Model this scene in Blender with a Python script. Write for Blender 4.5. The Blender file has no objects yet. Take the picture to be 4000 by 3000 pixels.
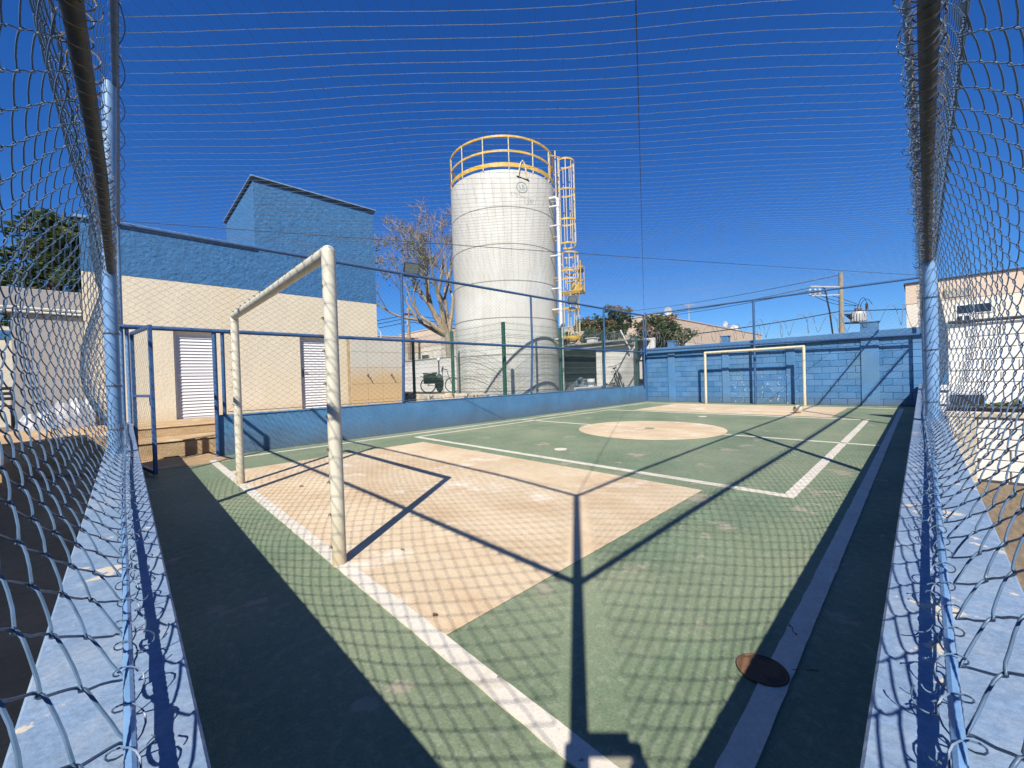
import bpy, math, random
import numpy as np
from mathutils import Vector, Matrix

random.seed(7); RNG = np.random.default_rng(11)
SC = bpy.context.scene
COL = SC.collection
PI = math.pi

# ------------------------------------------------------------------ camera
CAM = np.array([0.0, 0.0, 1.12])
RT = np.array([0.71655, -0.69686, -0.03072]); UP = np.array([0.0315, -0.01167, 0.99944]); FW = np.array([0.69682, 0.71711, -0.01359])
cam_d = bpy.data.cameras.new('camera'); cam = bpy.data.objects.new('camera', cam_d); COL.objects.link(cam)
cam_d.sensor_fit = 'HORIZONTAL'; cam_d.sensor_width = 36.0; cam_d.lens = 14.006
cam_d.clip_start = 0.02; cam_d.clip_end = 3000
cam.matrix_world = Matrix(((RT[0], UP[0], -FW[0], CAM[0]), (RT[1], UP[1], -FW[1], CAM[1]), (RT[2], UP[2], -FW[2], CAM[2]), (0, 0, 0, 1)))
SC.camera = cam

# ------------------------------------------------------------------ light
SUN = Vector((0.883, 0.66, -1.0)).normalized()
w = bpy.data.worlds.new('World'); SC.world = w; w.use_nodes = True
wn = w.node_tree.nodes; wl = w.node_tree.links
bg = wn['Background']
sky = wn.new('ShaderNodeTexSky'); sky.sky_type = 'NISHITA'; sky.sun_disc = False
sky.sun_elevation = math.asin(-SUN.z); sky.sun_rotation = math.atan2(-SUN.x, -SUN.y)
sky.altitude = 0; sky.air_density = 1.0; sky.dust_density = 0.0; sky.ozone_density = 10.0
bg.inputs['Strength'].default_value = 0.064
# deep winter-sky grade: one power curve per channel, the same in every direction
sp = wn.new('ShaderNodeSeparateColor'); cb = wn.new('ShaderNodeCombineColor'); wl.new(sky.outputs[0], sp.inputs[0])
for ch, (g_, k_) in enumerate(((1.38, 1.02), (1.08, 0.95), (0.88, 1.13))):
    m0 = wn.new('ShaderNodeMath'); m0.operation = 'MULTIPLY'; m0.inputs[1].default_value = 0.1; wl.new(sp.outputs[ch], m0.inputs[0])
    m1 = wn.new('ShaderNodeMath'); m1.operation = 'POWER'; m1.inputs[1].default_value = g_; wl.new(m0.outputs[0], m1.inputs[0])
    m2 = wn.new('ShaderNodeMath'); m2.operation = 'MULTIPLY'; m2.inputs[1].default_value = 10 * k_; wl.new(m1.outputs[0], m2.inputs[0])
    wl.new(m2.outputs[0], cb.inputs[ch])
wl.new(cb.outputs[0], bg.inputs['Color'])
sun_d = bpy.data.lights.new('sun', 'SUN'); sun_d.energy = 5.0; sun_d.angle = math.radians(0.55); sun_d.color = (1.0, 0.945, 0.85)
sun = bpy.data.objects.new('sun', sun_d); COL.objects.link(sun); sun.rotation_euler = SUN.to_track_quat('-Z', 'Y').to_euler()
sun.location = (-8, -6, 12)
SC.view_settings.view_transform = 'Standard'; SC.view_settings.look = 'None'
SC.view_settings.exposure = 0.72; SC.view_settings.gamma = 1.0; SC.view_settings.use_curve_mapping = False
SC.cycles.max_bounces = 6; SC.cycles.diffuse_bounces = 4; SC.cycles.transparent_max_bounces = 8


# ------------------------------------------------------------------ materials
ALBEDO = 0.79   # darkens all swatches picked by eye; with the raised exposure this deepens shade


def mat(name, col, rough=0.75, var=0.18, scale=4.0, bump=0.0, bscale=60.0, spec=0.3, metal=0.0, col2=None, c2scale=1.5,
        c2thr=(0.52, 0.62), z_dirt=None, stretch=None, detail=5.0, box=None, col3=None, c3=(9.0, 0.6, 0.64), grain=0.0, objrand=0.0):
    """noise varied paint: col with +-var, blotches of col2 above a noise threshold, dirt below a height, chips of col3"""
    sc_al = lambda c: tuple(v * ALBEDO for v in c) if c else c
    col, col2, col3 = sc_al(col), sc_al(col2), sc_al(col3)
    if z_dirt: z_dirt = (z_dirt[0], z_dirt[1], sc_al(z_dirt[2]), z_dirt[3])
    m = bpy.data.materials.new(name); m.use_nodes = True
    n = m.node_tree.nodes; l = m.node_tree.links
    b = n['Principled BSDF']
    geo = n.new('ShaderNodeNewGeometry'); pos = geo.outputs['Position']
    if stretch:
        mp = n.new('ShaderNodeMapping'); mp.inputs['Scale'].default_value = stretch; l.new(pos, mp.inputs['Vector']); pos2 = mp.outputs[0]
    else:
        pos2 = pos
    def noise(sc, src=None, det=detail):
        t = n.new('ShaderNodeTexNoise'); t.inputs['Scale'].default_value = sc; t.inputs['Detail'].default_value = det; t.inputs['Roughness'].default_value = 0.6
        l.new(src or pos2, t.inputs['Vector']); return t.outputs['Fac']
    def ramp(fac, a, bb):
        r = n.new('ShaderNodeMapRange'); r.inputs['From Min'].default_value = a; r.inputs['From Max'].default_value = bb; r.clamp = True
        l.new(fac, r.inputs['Value']); return r.outputs[0]
    def mix(fac, c1, c2):
        x = n.new('ShaderNodeMix'); x.data_type = 'RGBA'
        if isinstance(fac, float): x.inputs['Factor'].default_value = fac
        else: l.new(fac, x.inputs['Factor'])
        for s, c in ((x.inputs[6], c1), (x.inputs[7], c2)):
            if hasattr(c, 'is_linked'): l.new(c, s)
            else: s.default_value = (*c, 1)
        return x.outputs[2]
    lo = tuple(max(0, c * (1 - var)) for c in col); hi = tuple(min(1, c * (1 + var)) for c in col)
    cur = mix(ramp(noise(scale), 0.3, 0.7), lo, hi)
    fine = ramp(noise(scale * 14), 0.3, 0.7)
    cur = mix(fine, cur, mix(0.12, cur, (0.0, 0.0, 0.0)))
    if col2: cur = mix(ramp(noise(c2scale), *c2thr), cur, col2)
    if grain:
        cur = mix(ramp(noise(95.0, pos, 3.0), 0.35, 0.75), cur, mix(grain, cur, (0.0, 0.0, 0.0)))
        cur = mix(ramp(noise(23.0, pos, 6.0), 0.5, 0.75), cur, mix(grain * 0.4, cur, (0.85, 0.8, 0.65)))
    if objrand:
        oi = n.new('ShaderNodeObjectInfo'); cur = mix(oi.outputs['Random'], mix(objrand, cur, (0.0, 0.0, 0.0)), mix(objrand * 0.6, cur, (0.55, 0.62, 0.68)))
    if z_dirt:   # (z where it starts, z where full, colour, strength)
        sep = n.new('ShaderNodeSeparateXYZ'); l.new(pos, sep.inputs[0])
        add = n.new('ShaderNodeMath'); add.operation = 'MULTIPLY_ADD'
        l.new(noise(2.2), add.inputs[0]); add.inputs[1].default_value = (z_dirt[0] - z_dirt[1]) * 0.9; l.new(sep.outputs[2], add.inputs[2])
        f = ramp(add.outputs[0], z_dirt[0] + (z_dirt[0] - z_dirt[1]) * 0.45, z_dirt[1] + (z_dirt[0] - z_dirt[1]) * 0.45)
        sc_ = n.new('ShaderNodeMath'); sc_.operation = 'MULTIPLY'; l.new(f, sc_.inputs[0]); sc_.inputs[1].default_value = z_dirt[3]
        cur = mix(sc_.outputs[0], cur, z_dirt[2])
    if col3:
        f3 = ramp(noise(c3[0], pos, 8.0), c3[1], c3[2])
        if box:  # chips only inside a world box (ymin, ymax, zmax)
            sep = n.new('ShaderNodeSeparateXYZ'); l.new(pos, sep.inputs[0])
            y0 = ramp(sep.outputs[1], box[0], box[0] + 0.4); y1 = ramp(sep.outputs[1], box[1], box[1] - 0.4); z1 = ramp(sep.outputs[2], box[2], box[2] - 0.5)
            for q in (y0, y1, z1):
                mm = n.new('ShaderNodeMath'); mm.operation = 'MULTIPLY'; l.new(f3, mm.inputs[0]); l.new(q, mm.inputs[1]); f3 = mm.outputs[0]
        cur = mix(f3, cur, col3)
    l.new(cur, b.inputs['Base Color'])
    rr = n.new('ShaderNodeMapRange'); rr.inputs['To Min'].default_value = max(0, rough - 0.1); rr.inputs['To Max'].default_value = min(1, rough + 0.1)
    l.new(fine, rr.inputs['Value']); l.new(rr.outputs[0], b.inputs['Roughness'])
    b.inputs['Metallic'].default_value = metal; b.inputs['Specular IOR Level'].default_value = spec
    if bump:
        bp = n.new('ShaderNodeBump'); bp.inputs['Strength'].default_value = 1.0; bp.inputs['Distance'].default_value = bump
        l.new(noise(bscale, pos, 6.0), bp.inputs['Height']); l.new(bp.outputs[0], b.inputs['Normal'])
    return m


def leaf_mat(name, col, col2, tr=0.25):
    m = mat(name, col, 0.6, 0.35, 3.0, col2=col2, c2scale=2.4, c2thr=(0.45, 0.6))
    n = m.node_tree.nodes; l = m.node_tree.links; b = n['Principled BSDF']
    t = n.new('ShaderNodeBsdfTranslucent'); mx = n.new('ShaderNodeMixShader'); mx.inputs[0].default_value = tr
    src = b.inputs['Base Color'].links[0].from_socket
    l.new(src, t.inputs['Color']); l.new(b.outputs[0], mx.inputs[1]); l.new(t.outputs[0], mx.inputs[2])
    l.new(mx.outputs[0], n['Material Output'].inputs['Surface'])
    return m


M = {}
M['court'] = mat('court_green', (0.212, 0.285, 0.176), 0.72, 0.20, 1.3, 0.0025, 110, 0.25, grain=0.28, col2=(0.30, 0.335, 0.215), c2scale=0.6, c2thr=(0.42, 0.66), col3=(0.36, 0.34, 0.25), c3=(2.3, 0.615, 0.64))
M['cream'] = mat('court_cream', (0.79, 0.63, 0.425), 0.75, 0.10, 1.1, 0.0022, 110, 0.25, grain=0.14, col2=(0.63, 0.44, 0.26), c2scale=1.9, c2thr=(0.46, 0.72), stretch=(1, 0.6, 1), col3=(0.86, 0.76, 0.62), c3=(1.3, 0.58, 0.68))
M['line'] = mat('line_white', (0.82, 0.76, 0.65), 0.7, 0.08, 3.0, 0.0015, 140, 0.25, col2=(0.58, 0.49, 0.38), c2scale=5, c2thr=(0.55, 0.75), grain=0.14, col3=(0.24, 0.29, 0.2), c3=(15, 0.665, 0.70))
M['parapet'] = mat('parapet_blue', (0.235, 0.345, 0.51), 0.7, 0.10, 5.0, 0.002, 60, 0.25, col2=(0.30, 0.385, 0.50), c2scale=3, c2thr=(0.5, 0.7), col3=(0.60, 0.54, 0.44), c3=(8.5, 0.64, 0.66), grain=0.26)
M['wallblue'] = mat('wall_blue', (0.095, 0.235, 0.42), 0.72, 0.14, 2.0, 0.002, 70, 0.25, z_dirt=(0.42, 0.02, (0.12, 0.14, 0.15), 0.7), col3=(0.6, 0.58, 0.5), c3=(7.0, 0.73, 0.74))
M['blockblue'] = mat('block_blue', (0.068, 0.215, 0.445), 0.7, 0.16, 1.5, 0.0035, 75, 0.25, z_dirt=(0.35, 0.0, (0.13, 0.14, 0.14), 0.6), col2=(0.10, 0.23, 0.37), c2scale=1.0, c2thr=(0.5, 0.7), objrand=0.09, col3=(0.45, 0.50, 0.52), c3=(13.0, 0.60, 0.65), box=(2.7, 5.0, 1.35))
M['mortar'] = mat('block_joint_blue', (0.045, 0.14, 0.30), 0.85, 0.1, 3)
M['paintpipe'] = mat('pipe_blue', (0.045, 0.115, 0.27), 0.5, 0.2, 9, 0.0006, 120, 0.4, col2=(0.07, 0.14, 0.24), c2scale=12, c2thr=(0.55, 0.7))
M['paintlight'] = mat('pipe_light_blue', (0.17, 0.33, 0.58), 0.45, 0.12, 9, 0.0006, 120, 0.45, col2=(0.30, 0.40, 0.50), c2scale=14, c2thr=(0.62, 0.72))
M['raildark'] = mat('rail_blue_backlit', (0.035, 0.048, 0.055), 0.6, 0.25, 14, 0.001, 120, 0.35, col2=(0.065, 0.046, 0.032), c2scale=11, c2thr=(0.5, 0.62))  # backlit underside of the near mid rails put into the colour, with brown blotches
M['wire'] = mat('wire_blue_paint', (0.085, 0.15, 0.245), 0.45, 0.25, 20, 0, 0, 0.5)
M['farwire'] = mat('wire_grey_blue', (0.10, 0.15, 0.20), 0.55, 0.2, 10)
M['rustwire'] = mat('tie_wire_rust', (0.22, 0.17, 0.11), 0.6, 0.3, 30, col2=(0.12, 0.17, 0.24), c2scale=20)
M['string'] = mat('net_string', (0.66, 0.78, 0.88), 0.6, 0.2, 20)
M['string_shaded'] = mat('net_string_shaded', (0.10, 0.15, 0.25), 0.6, 0.2, 20)  # same net string; its shaded underside is painted as a darker copy
M['cable'] = mat('black_cable', (0.015, 0.017, 0.02), 0.5, 0.2, 10)
M['steelcable'] = mat('steel_cable_dark', (0.05, 0.07, 0.12), 0.5, 0.2, 10)
M['goal'] = mat('goal_white_paint', (0.70, 0.66, 0.53), 0.5, 0.07, 5, 0.0008, 60, 0.4, col2=(0.50, 0.46, 0.36), c2scale=7, c2thr=(0.6, 0.75), col3=(0.30, 0.21, 0.11), c3=(22, 0.70, 0.73), z_dirt=(0.35, 0.0, (0.42, 0.28, 0.12), 0.6))
M['goal_far'] = mat('goal_cream_paint', (0.74, 0.66, 0.46), 0.5, 0.07, 5, 0.0008, 60, 0.4, z_dirt=(0.5, 0.0, (0.5, 0.34, 0.14), 0.5))
M['stucco_cream'] = mat('stucco_cream', (0.78, 0.695, 0.535), 0.85, 0.05, 4, 0.010, 20, 0.15, col2=(0.72, 0.62, 0.45), c2scale=0.9, c2thr=(0.45, 0.7), stretch=(1, 1, 0.4), z_dirt=(0.75, 0.45, (0.56, 0.43, 0.26), 0.5))
M['stucco_blue'] = mat('stucco_blue', (0.060, 0.185, 0.385), 0.85, 0.14, 6, 0.028, 14, 0.15)
M['coping'] = mat('coping_blue_grey', (0.20, 0.33, 0.50), 0.6, 0.1, 3)
M['coping_dark'] = mat('flashing_dark', (0.03, 0.035, 0.05), 0.6, 0.1, 3)
M['white'] = mat('white_paint', (0.78, 0.78, 0.77), 0.5, 0.03, 3)
M['doorwhite'] = mat('door_white', (0.80, 0.80, 0.80), 0.35, 0.02, 3, spec=0.5)
M['tile'] = mat('glazed_tile_stained', (0.66, 0.62, 0.52), 0.35, 0.05, 2, spec=0.5, z_dirt=(1.62, 1.22, (0.62, 0.43, 0.20), 0.85))
M['grout'] = mat('tile_grout', (0.36, 0.28, 0.17), 0.9, 0.2, 6)
M['concrete_tan'] = mat('concrete_tan_dust', (0.52, 0.36, 0.20), 0.85, 0.14, 3, 0.004, 40, 0.15, col2=(0.62, 0.47, 0.30), c2scale=2.2)
M['riser'] = mat('stone_riser_ochre', (0.54, 0.39, 0.225), 0.85, 0.22, 3, 0.008, 25, 0.15, stretch=(1, 1, 3))
M['tankconc'] = mat('tank_concrete_white', (0.61, 0.60, 0.545), 0.85, 0.10, 2.0, 0.004, 30, 0.15, col2=(0.50, 0.485, 0.43), c2scale=3.0, c2thr=(0.55, 0.78), stretch=(3, 3, 0.16), col3=(0.64, 0.65, 0.62), c3=(0.9, 0.5, 0.7))
M['tankjoint'] = mat('tank_joint_grey', (0.26, 0.25, 0.23), 0.9, 0.15, 4)
M['yellow'] = mat('yellow_paint', (0.66, 0.40, 0.045), 0.5, 0.15, 5, col2=(0.62, 0.47, 0.20), c2scale=9)
M['yellowpale'] = mat('yellow_paint_faded', (0.68, 0.58, 0.36), 0.55, 0.12, 6)
M['pvc'] = mat('pvc_white', (0.72, 0.72, 0.70), 0.35, 0.03, 4, spec=0.5)
M['ink'] = mat('faded_stencil_ink', (0.30, 0.34, 0.33), 0.9, 0.3, 12)
M['greenpost'] = mat('green_fence_paint', (0.03, 0.115, 0.085), 0.5, 0.2, 6)
M['greenwire'] = mat('green_fence_wire', (0.13, 0.20, 0.18), 0.5, 0.2, 6)
M['stone'] = mat('rough_ledge_concrete', (0.58, 0.52, 0.42), 0.9, 0.3, 4, 0.02, 16, 0.1, col2=(0.12, 0.10, 0.08), c2scale=3.5, c2thr=(0.55, 0.63))
M['soil'] = mat('brown_soil', (0.16, 0.105, 0.06), 0.95, 0.3, 3, 0.01, 25, 0.1)
M['dust'] = mat('compound_dust', (0.34, 0.27, 0.19), 0.95, 0.25, 2, 0.01, 20, 0.1)
M['ground'] = mat('outside_ground', (0.30, 0.23, 0.16), 0.95, 0.25, 1.2, 0.008, 30, 0.1)
M['paving'] = mat('brown_paving', (0.24, 0.185, 0.125), 0.9, 0.28, 6, 0.006, 35, 0.1, stretch=(1, 5, 1))
M['limewash'] = mat('limewash_white', (0.76, 0.74, 0.69), 0.85, 0.06, 2, 0.004, 40, 0.15, col2=(0.45, 0.43, 0.40), c2scale=3, c2thr=(0.62, 0.75), stretch=(1, 1, 0.4))
M['beige'] = mat('beige_band', (0.66, 0.53, 0.41), 0.85, 0.05, 1, 0.003, 30, 0.15)
M['housewall'] = mat('house_cream_white', (0.72, 0.67, 0.57), 0.85, 0.05, 1, 0.003, 30, 0.15)
M['greywall'] = mat('grey_shutter_paint', (0.36, 0.345, 0.335), 0.7, 0.06, 2, 0.002, 40, 0.2)
M['shedroof'] = mat('shed_roof_fibre_cement', (0.40, 0.39, 0.36), 0.9, 0.2, 3, 0.004, 30, 0.1, col2=(0.22, 0.21, 0.2), c2scale=3)
M['bark'] = mat('pale_bark', (0.36, 0.29, 0.20), 0.9, 0.3, 6, 0.01, 30, 0.1, stretch=(2, 2, 0.5))
M['bark_dark'] = mat('dark_bark', (0.11, 0.08, 0.055), 0.9, 0.3, 6)
M['twig'] = mat('grey_twig', (0.31, 0.245, 0.17), 0.9, 0.3, 6)
M['leaf_dark'] = leaf_mat('leaf_dark_green', (0.035, 0.075, 0.025), (0.09, 0.12, 0.03))
M['leaf_olive'] = leaf_mat('leaf_olive', (0.075, 0.12, 0.035), (0.15, 0.16, 0.05))
M['leaf_brown'] = leaf_mat('leaf_dry_brown', (0.26, 0.145, 0.06), (0.20, 0.16, 0.06))
M['leaf_yellow'] = leaf_mat('leaf_yellow_green', (0.20, 0.20, 0.05), (0.14, 0.18, 0.05))
M['black'] = mat('black_metal', (0.02, 0.02, 0.022), 0.4, 0.2, 6, spec=0.5)
M['darkglass'] = mat('dark_glass', (0.02, 0.022, 0.025), 0.12, 0.1, 3, spec=0.6)
M['paleglass'] = mat('pale_glass', (0.45, 0.55, 0.65), 0.2, 0.1, 2, spec=0.6)
M['led'] = mat('floodlight_glass', (0.16, 0.19, 0.19), 0.2, 0.15, 12, spec=0.6)
M['rubber'] = mat('tyre_rubber', (0.018, 0.018, 0.018), 0.7, 0.2, 10)
M['greybike'] = mat('bike_frame_grey', (0.10, 0.11, 0.13), 0.4, 0.1, 6, spec=0.5)
M['greenbox'] = mat('box_dark_green', (0.015, 0.05, 0.04), 0.6, 0.2, 4)
M['razor'] = mat('razor_wire_steel', (0.38, 0.40, 0.42), 0.35, 0.2, 9, metal=0.6)
M['poleconc'] = mat('pole_concrete', (0.33, 0.29, 0.22), 0.9, 0.2, 4, 0.004, 30)
M['grey'] = mat('transformer_grey', (0.55, 0.57, 0.57), 0.5, 0.08, 3)
M['porcelain'] = mat('insulator_brown', (0.06, 0.035, 0.025), 0.3, 0.1, 3, spec=0.5)
M['ballwhite'] = mat('ball_cream', (0.66, 0.60, 0.47), 0.55, 0.12, 14, col2=(0.45, 0.37, 0.26), c2scale=10)
M['rust'] = mat('iron_cover_rust', (0.21, 0.115, 0.065), 0.8, 0.2, 12, 0.002, 90, col2=(0.12, 0.07, 0.05), c2scale=12)
M['tarp'] = mat('silver_tarp', (0.33, 0.33, 0.35), 0.4, 0.25, 5, 0.02, 8, 0.5)
M['trash_blue'] = mat('trash_pale_blue', (0.16, 0.21, 0.27), 0.5, 0.3, 5)
M['dark_room'] = mat('shed_inside_gloom', (0.10, 0.11, 0.13), 0.9, 0.2, 3)  # interior shade of the open shed painted into its inner walls
M['skin'] = mat('skin', (0.42, 0.25, 0.17), 0.55, 0.06, 8)
M['shirt'] = mat('shirt_navy', (0.05, 0.06, 0.12), 0.8, 0.1, 8)
M['jeans'] = mat('jeans_blue', (0.06, 0.09, 0.16), 0.85, 0.15, 20)
M['hair'] = mat('hair_dark', (0.02, 0.015, 0.012), 0.6, 0.2, 40)
M['crack'] = mat('crack_dirt', (0.05, 0.05, 0.04), 0.95, 0.2, 8)
M['leafscrap'] = mat('dry_leaf_scrap', (0.20, 0.11, 0.05), 0.8, 0.3, 20)


# ------------------------------------------------------------------ mesh builder
class MB:
    def __init__(s): s.v = []; s.q = []; s.t = []; s.n = 0
    def add(s, v, q=None, t=None):
        v = np.asarray(v, float).reshape(-1, 3)
        if q is not None and len(q): s.q.append(np.asarray(q, int).reshape(-1, 4) + s.n)
        if t is not None and len(t): s.t.append(np.asarray(t, int).reshape(-1, 3) + s.n)
        s.v.append(v); s.n += len(v); return s
    def box(s, lo, hi, ch=0.0, rot=None, piv=None):
        lo = np.array(lo, float); hi = np.array(hi, float); c = (lo + hi) / 2; h = (hi - lo) / 2
        ch = min(ch, h.min() * 0.45)
        if ch <= 0:
            v = np.array([[x, y, z] for x in (-1, 1) for y in (-1, 1) for z in (-1, 1)], float) * h
            q = [[0, 1, 3, 2], [4, 6, 7, 5], [0, 4, 5, 1], [2, 3, 7, 6], [0, 2, 6, 4], [1, 5, 7, 3]]; t = []
        else:
            v = []; idx = {}
            for sx in (-1, 1):
                for sy in (-1, 1):
                    for sz in (-1, 1):
                        for a in range(3):
                            p = np.array([sx, sy, sz], float) * (h - ch); p[a] = (sx, sy, sz)[a] * h[a]
                            idx[(sx, sy, sz, a)] = len(v); v.append(p)
            q = []; t = []
            for a in range(3):
                b, d = (a + 1) % 3, (a + 2) % 3
                for sa in (-1, 1):
                    f = []
                    for sb, sd in ((-1, -1), (1, -1), (1, 1), (-1, 1)):
                        k = [0, 0, 0]; k[a] = sa; k[b] = sb; k[d] = sd; f.append(idx[(*k, a)])
                    q.append(f if sa > 0 else f[::-1])
                for sb in (-1, 1):
                    for sd in (-1, 1):   # edge along a between faces b, d
                        f = []
                        for sa, ax in ((-1, b), (1, b), (1, d), (-1, d)):
                            k = [0, 0, 0]; k[a] = sa; k[b] = sb; k[d] = sd; f.append(idx[(*k, ax)])
                        q.append(f if sb * sd < 0 else f[::-1])
            for sx in (-1, 1):
                for sy in (-1, 1):
                    for sz in (-1, 1):
                        f = [idx[(sx, sy, sz, a)] for a in range(3)]; t.append(f if sx * sy * sz > 0 else f[::-1])
            v = np.array(v)
        v = v + c
        if rot is not None:
            R_ = np.array(Matrix(rot)) if not isinstance(rot, np.ndarray) else rot
            pv = c if piv is None else np.array(piv, float); v = (v - pv) @ R_.T + pv
        return s.add(v, q, t)
    def tubes(s, P, r, sides=6, ref=(0.13, 0.21, 0.97), closed=False, caps=True):
        """P [N,K,3] paths of equal length; r scalar or [K]"""
        P = np.asarray(P, float)
        if P.ndim == 2: P = P[None]
        N, K, _ = P.shape
        T = np.empty_like(P)
        if closed:
            T = np.roll(P, -1, 1) - np.roll(P, 1, 1)
        else:
            T[:, 1:-1] = P[:, 2:] - P[:, :-2]; T[:, 0] = P[:, 1] - P[:, 0]; T[:, -1] = P[:, -1] - P[:, -2]
        T /= np.linalg.norm(T, axis=2, keepdims=True) + 1e-12
        rf = np.array(ref, float); rf /= np.linalg.norm(rf)
        A = np.cross(T, rf); A /= np.linalg.norm(A, axis=2, keepdims=True) + 1e-12
        B = np.cross(T, A)
        th = np.arange(sides) * 2 * PI / sides
        rr = np.broadcast_to(np.asarray(r, float), (K,))
        ring = P[:, :, None, :] + rr[None, :, None, None] * (np.cos(th)[None, None, :, None] * A[:, :, None, :] + np.sin(th)[None, None, :, None] * B[:, :, None, :])
        v = ring.reshape(-1, 3)
        k = np.arange(K if closed else K - 1); j = np.arange(sides)
        a = (k[:, None] * sides + j[None]); b = (k[:, None] * sides + (j[None] + 1) % sides)
        k2 = (k + 1) % K
        c = (k2[:, None] * sides + (j[None] + 1) % sides); d = (k2[:, None] * sides + j[None])
        q = np.stack([a, d, c, b], -1).reshape(-1, 4)
        off = np.arange(N)[:, None, None] * (K * sides)
        q = (q[None] + off).reshape(-1, 4)
        t = None
        if caps and not closed:
            i = np.arange(1, sides - 1)
            t0 = np.stack([np.zeros_like(i), i, i + 1], -1); e = (K - 1) * sides
            t1 = np.stack([np.full_like(i, e), e + i + 1, e + i], -1)
            t = (np.concatenate([t0, t1])[None] + off).reshape(-1, 3)
        return s.add(v, q, t)
    def tube(s, pts, r, sides=8, **k): return s.tubes(np.asarray(pts, float)[None], r, sides, **k)
    def lathe(s, prof, c=(0, 0, 0), seg=24, axis='z'):
        prof = np.asarray(prof, float); K = len(prof); th = np.arange(seg) * 2 * PI / seg
        v = np.stack([prof[:, None, 0] * np.cos(th), prof[:, None, 0] * np.sin(th), np.broadcast_to(prof[:, None, 1], (K, seg))], -1)
        if axis == 'x': v = v[..., [2, 0, 1]]
        if axis == 'y': v = v[..., [1, 2, 0]]
        v = v.reshape(-1, 3) + np.array(c, float)
        k = np.arange(K - 1); j = np.arange(seg)
        q = np.stack([k[:, None] * seg + j, k[:, None] * seg + (j + 1) % seg, (k[:, None] + 1) * seg + (j + 1) % seg, (k[:, None] + 1) * seg + j], -1).reshape(-1, 4)
        return s.add(v, q)
    def prism(s, poly, z0, z1):
        p = np.asarray(poly, float); n = len(p)
        v = np.concatenate([np.c_[p, np.full(n, z0)], np.c_[p, np.full(n, z1)]])
        j = np.arange(n); q = np.stack([j, (j + 1) % n, n + (j + 1) % n, n + j], -1)
        i = np.arange(1, n - 1)
        t = np.concatenate([np.stack([0 * i, i + 1, i], -1), np.stack([0 * i + n, n + i, n + i + 1], -1)])
        return s.add(v, q, t)
    def sphere(s, c, r, seg=16, rings=10, sc=(1, 1, 1)):
        ph = np.linspace(0, PI, rings + 1); prof = np.c_[np.sin(ph) * r, -np.cos(ph) * r]
        prof[0, 0] = prof[-1, 0] = 1e-4
        m = MB().lathe(prof, (0, 0, 0), seg); return s.add(m.v[0] * np.array(sc) + np.array(c, float), m.q[0])


def mesh(name, mb, material, smooth=False, origin=(0, 0, 0)):
    me = bpy.data.meshes.new(name)
    V = np.concatenate(mb.v) - np.array(origin, float) if mb.v else np.zeros((0, 3))
    Q = np.concatenate(mb.q) if mb.q else np.zeros((0, 4), int); T = np.concatenate(mb.t) if mb.t else np.zeros((0, 3), int)
    nl = Q.size + T.size; npy = len(Q) + len(T)
    me.vertices.add(len(V)); me.vertices.foreach_set('co', V.astype(np.float32).ravel())
    me.loops.add(nl); me.loops.foreach_set('vertex_index', np.concatenate([Q.ravel(), T.ravel()]).astype(np.int32))
    me.polygons.add(npy)
    ls = np.concatenate([np.arange(len(Q)) * 4, Q.size + np.arange(len(T)) * 3]).astype(np.int32)
    me.polygons.foreach_set('loop_start', ls)
    me.polygons.foreach_set('use_smooth', np.full(npy, bool(smooth)))
    me.update(calc_edges=True); me.validate(verbose=False)
    if smooth and npy < 60000: me.set_sharp_from_angle(angle=math.radians(42))
    me.materials.append(M[material] if isinstance(material, str) else material)
    return me


def wloc(o):
    p = Vector((0, 0, 0))
    while o: p += o.location; o = o.parent
    return p


def obj(name, mb, material, parent=None, smooth=False, stuff=False, local=False):
    """one mesh object; vertices are given in world coordinates unless local"""
    org = (0, 0, 0)
    if parent is not None and not local: org = wloc(parent)
    o = bpy.data.objects.new(name, mesh(name, mb, material, smooth, org)); COL.objects.link(o)
    if parent is not None: o.parent = parent
    if stuff: o['kind'] = 'stuff'
    return o


def inst(name, me, loc, parent=None, rot=None, scale=None):
    """a piece sharing mesh data; loc in world coordinates of an unrotated parent"""
    o = bpy.data.objects.new(name, me); COL.objects.link(o)
    o.location = Vector(loc) - (wloc(parent) if parent is not None else Vector((0, 0, 0)))
    if rot: o.rotation_euler = rot
    if scale: o.scale = scale
    if parent is not None: o.parent = parent
    return o


def thing(name, label, cat, loc=(0, 0, 0), rotz=0.0, group=None):
    o = bpy.data.objects.new(name, None); COL.objects.link(o); o.empty_display_size = 0.2
    o.location = loc; o.rotation_euler = (0, 0, rotz); o['label'] = label; o['category'] = cat
    if group: o['group'] = group
    return o


def tag(o, label, cat, group=None):
    o['label'] = label; o['category'] = cat
    if group: o['group'] = group
    return o


def struct(name, mb, material, label=None):
    o = obj(name, mb, material); o['kind'] = 'structure'
    if label: o['label'] = label; o['category'] = name.replace('_', ' ')
    return o


def copy_tree(o, parent=None):
    c = o.copy(); COL.objects.link(c); c.parent = parent
    for ch in list(o.children): copy_tree(ch, c)
    return c


def sheet(poly, z, h=0.02):
    return MB().prism(poly, z - h, z)


def rect(x0, x1, y0, y1): return [(x0, y0), (x1, y0), (x1, y1), (x0, y1)]


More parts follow.
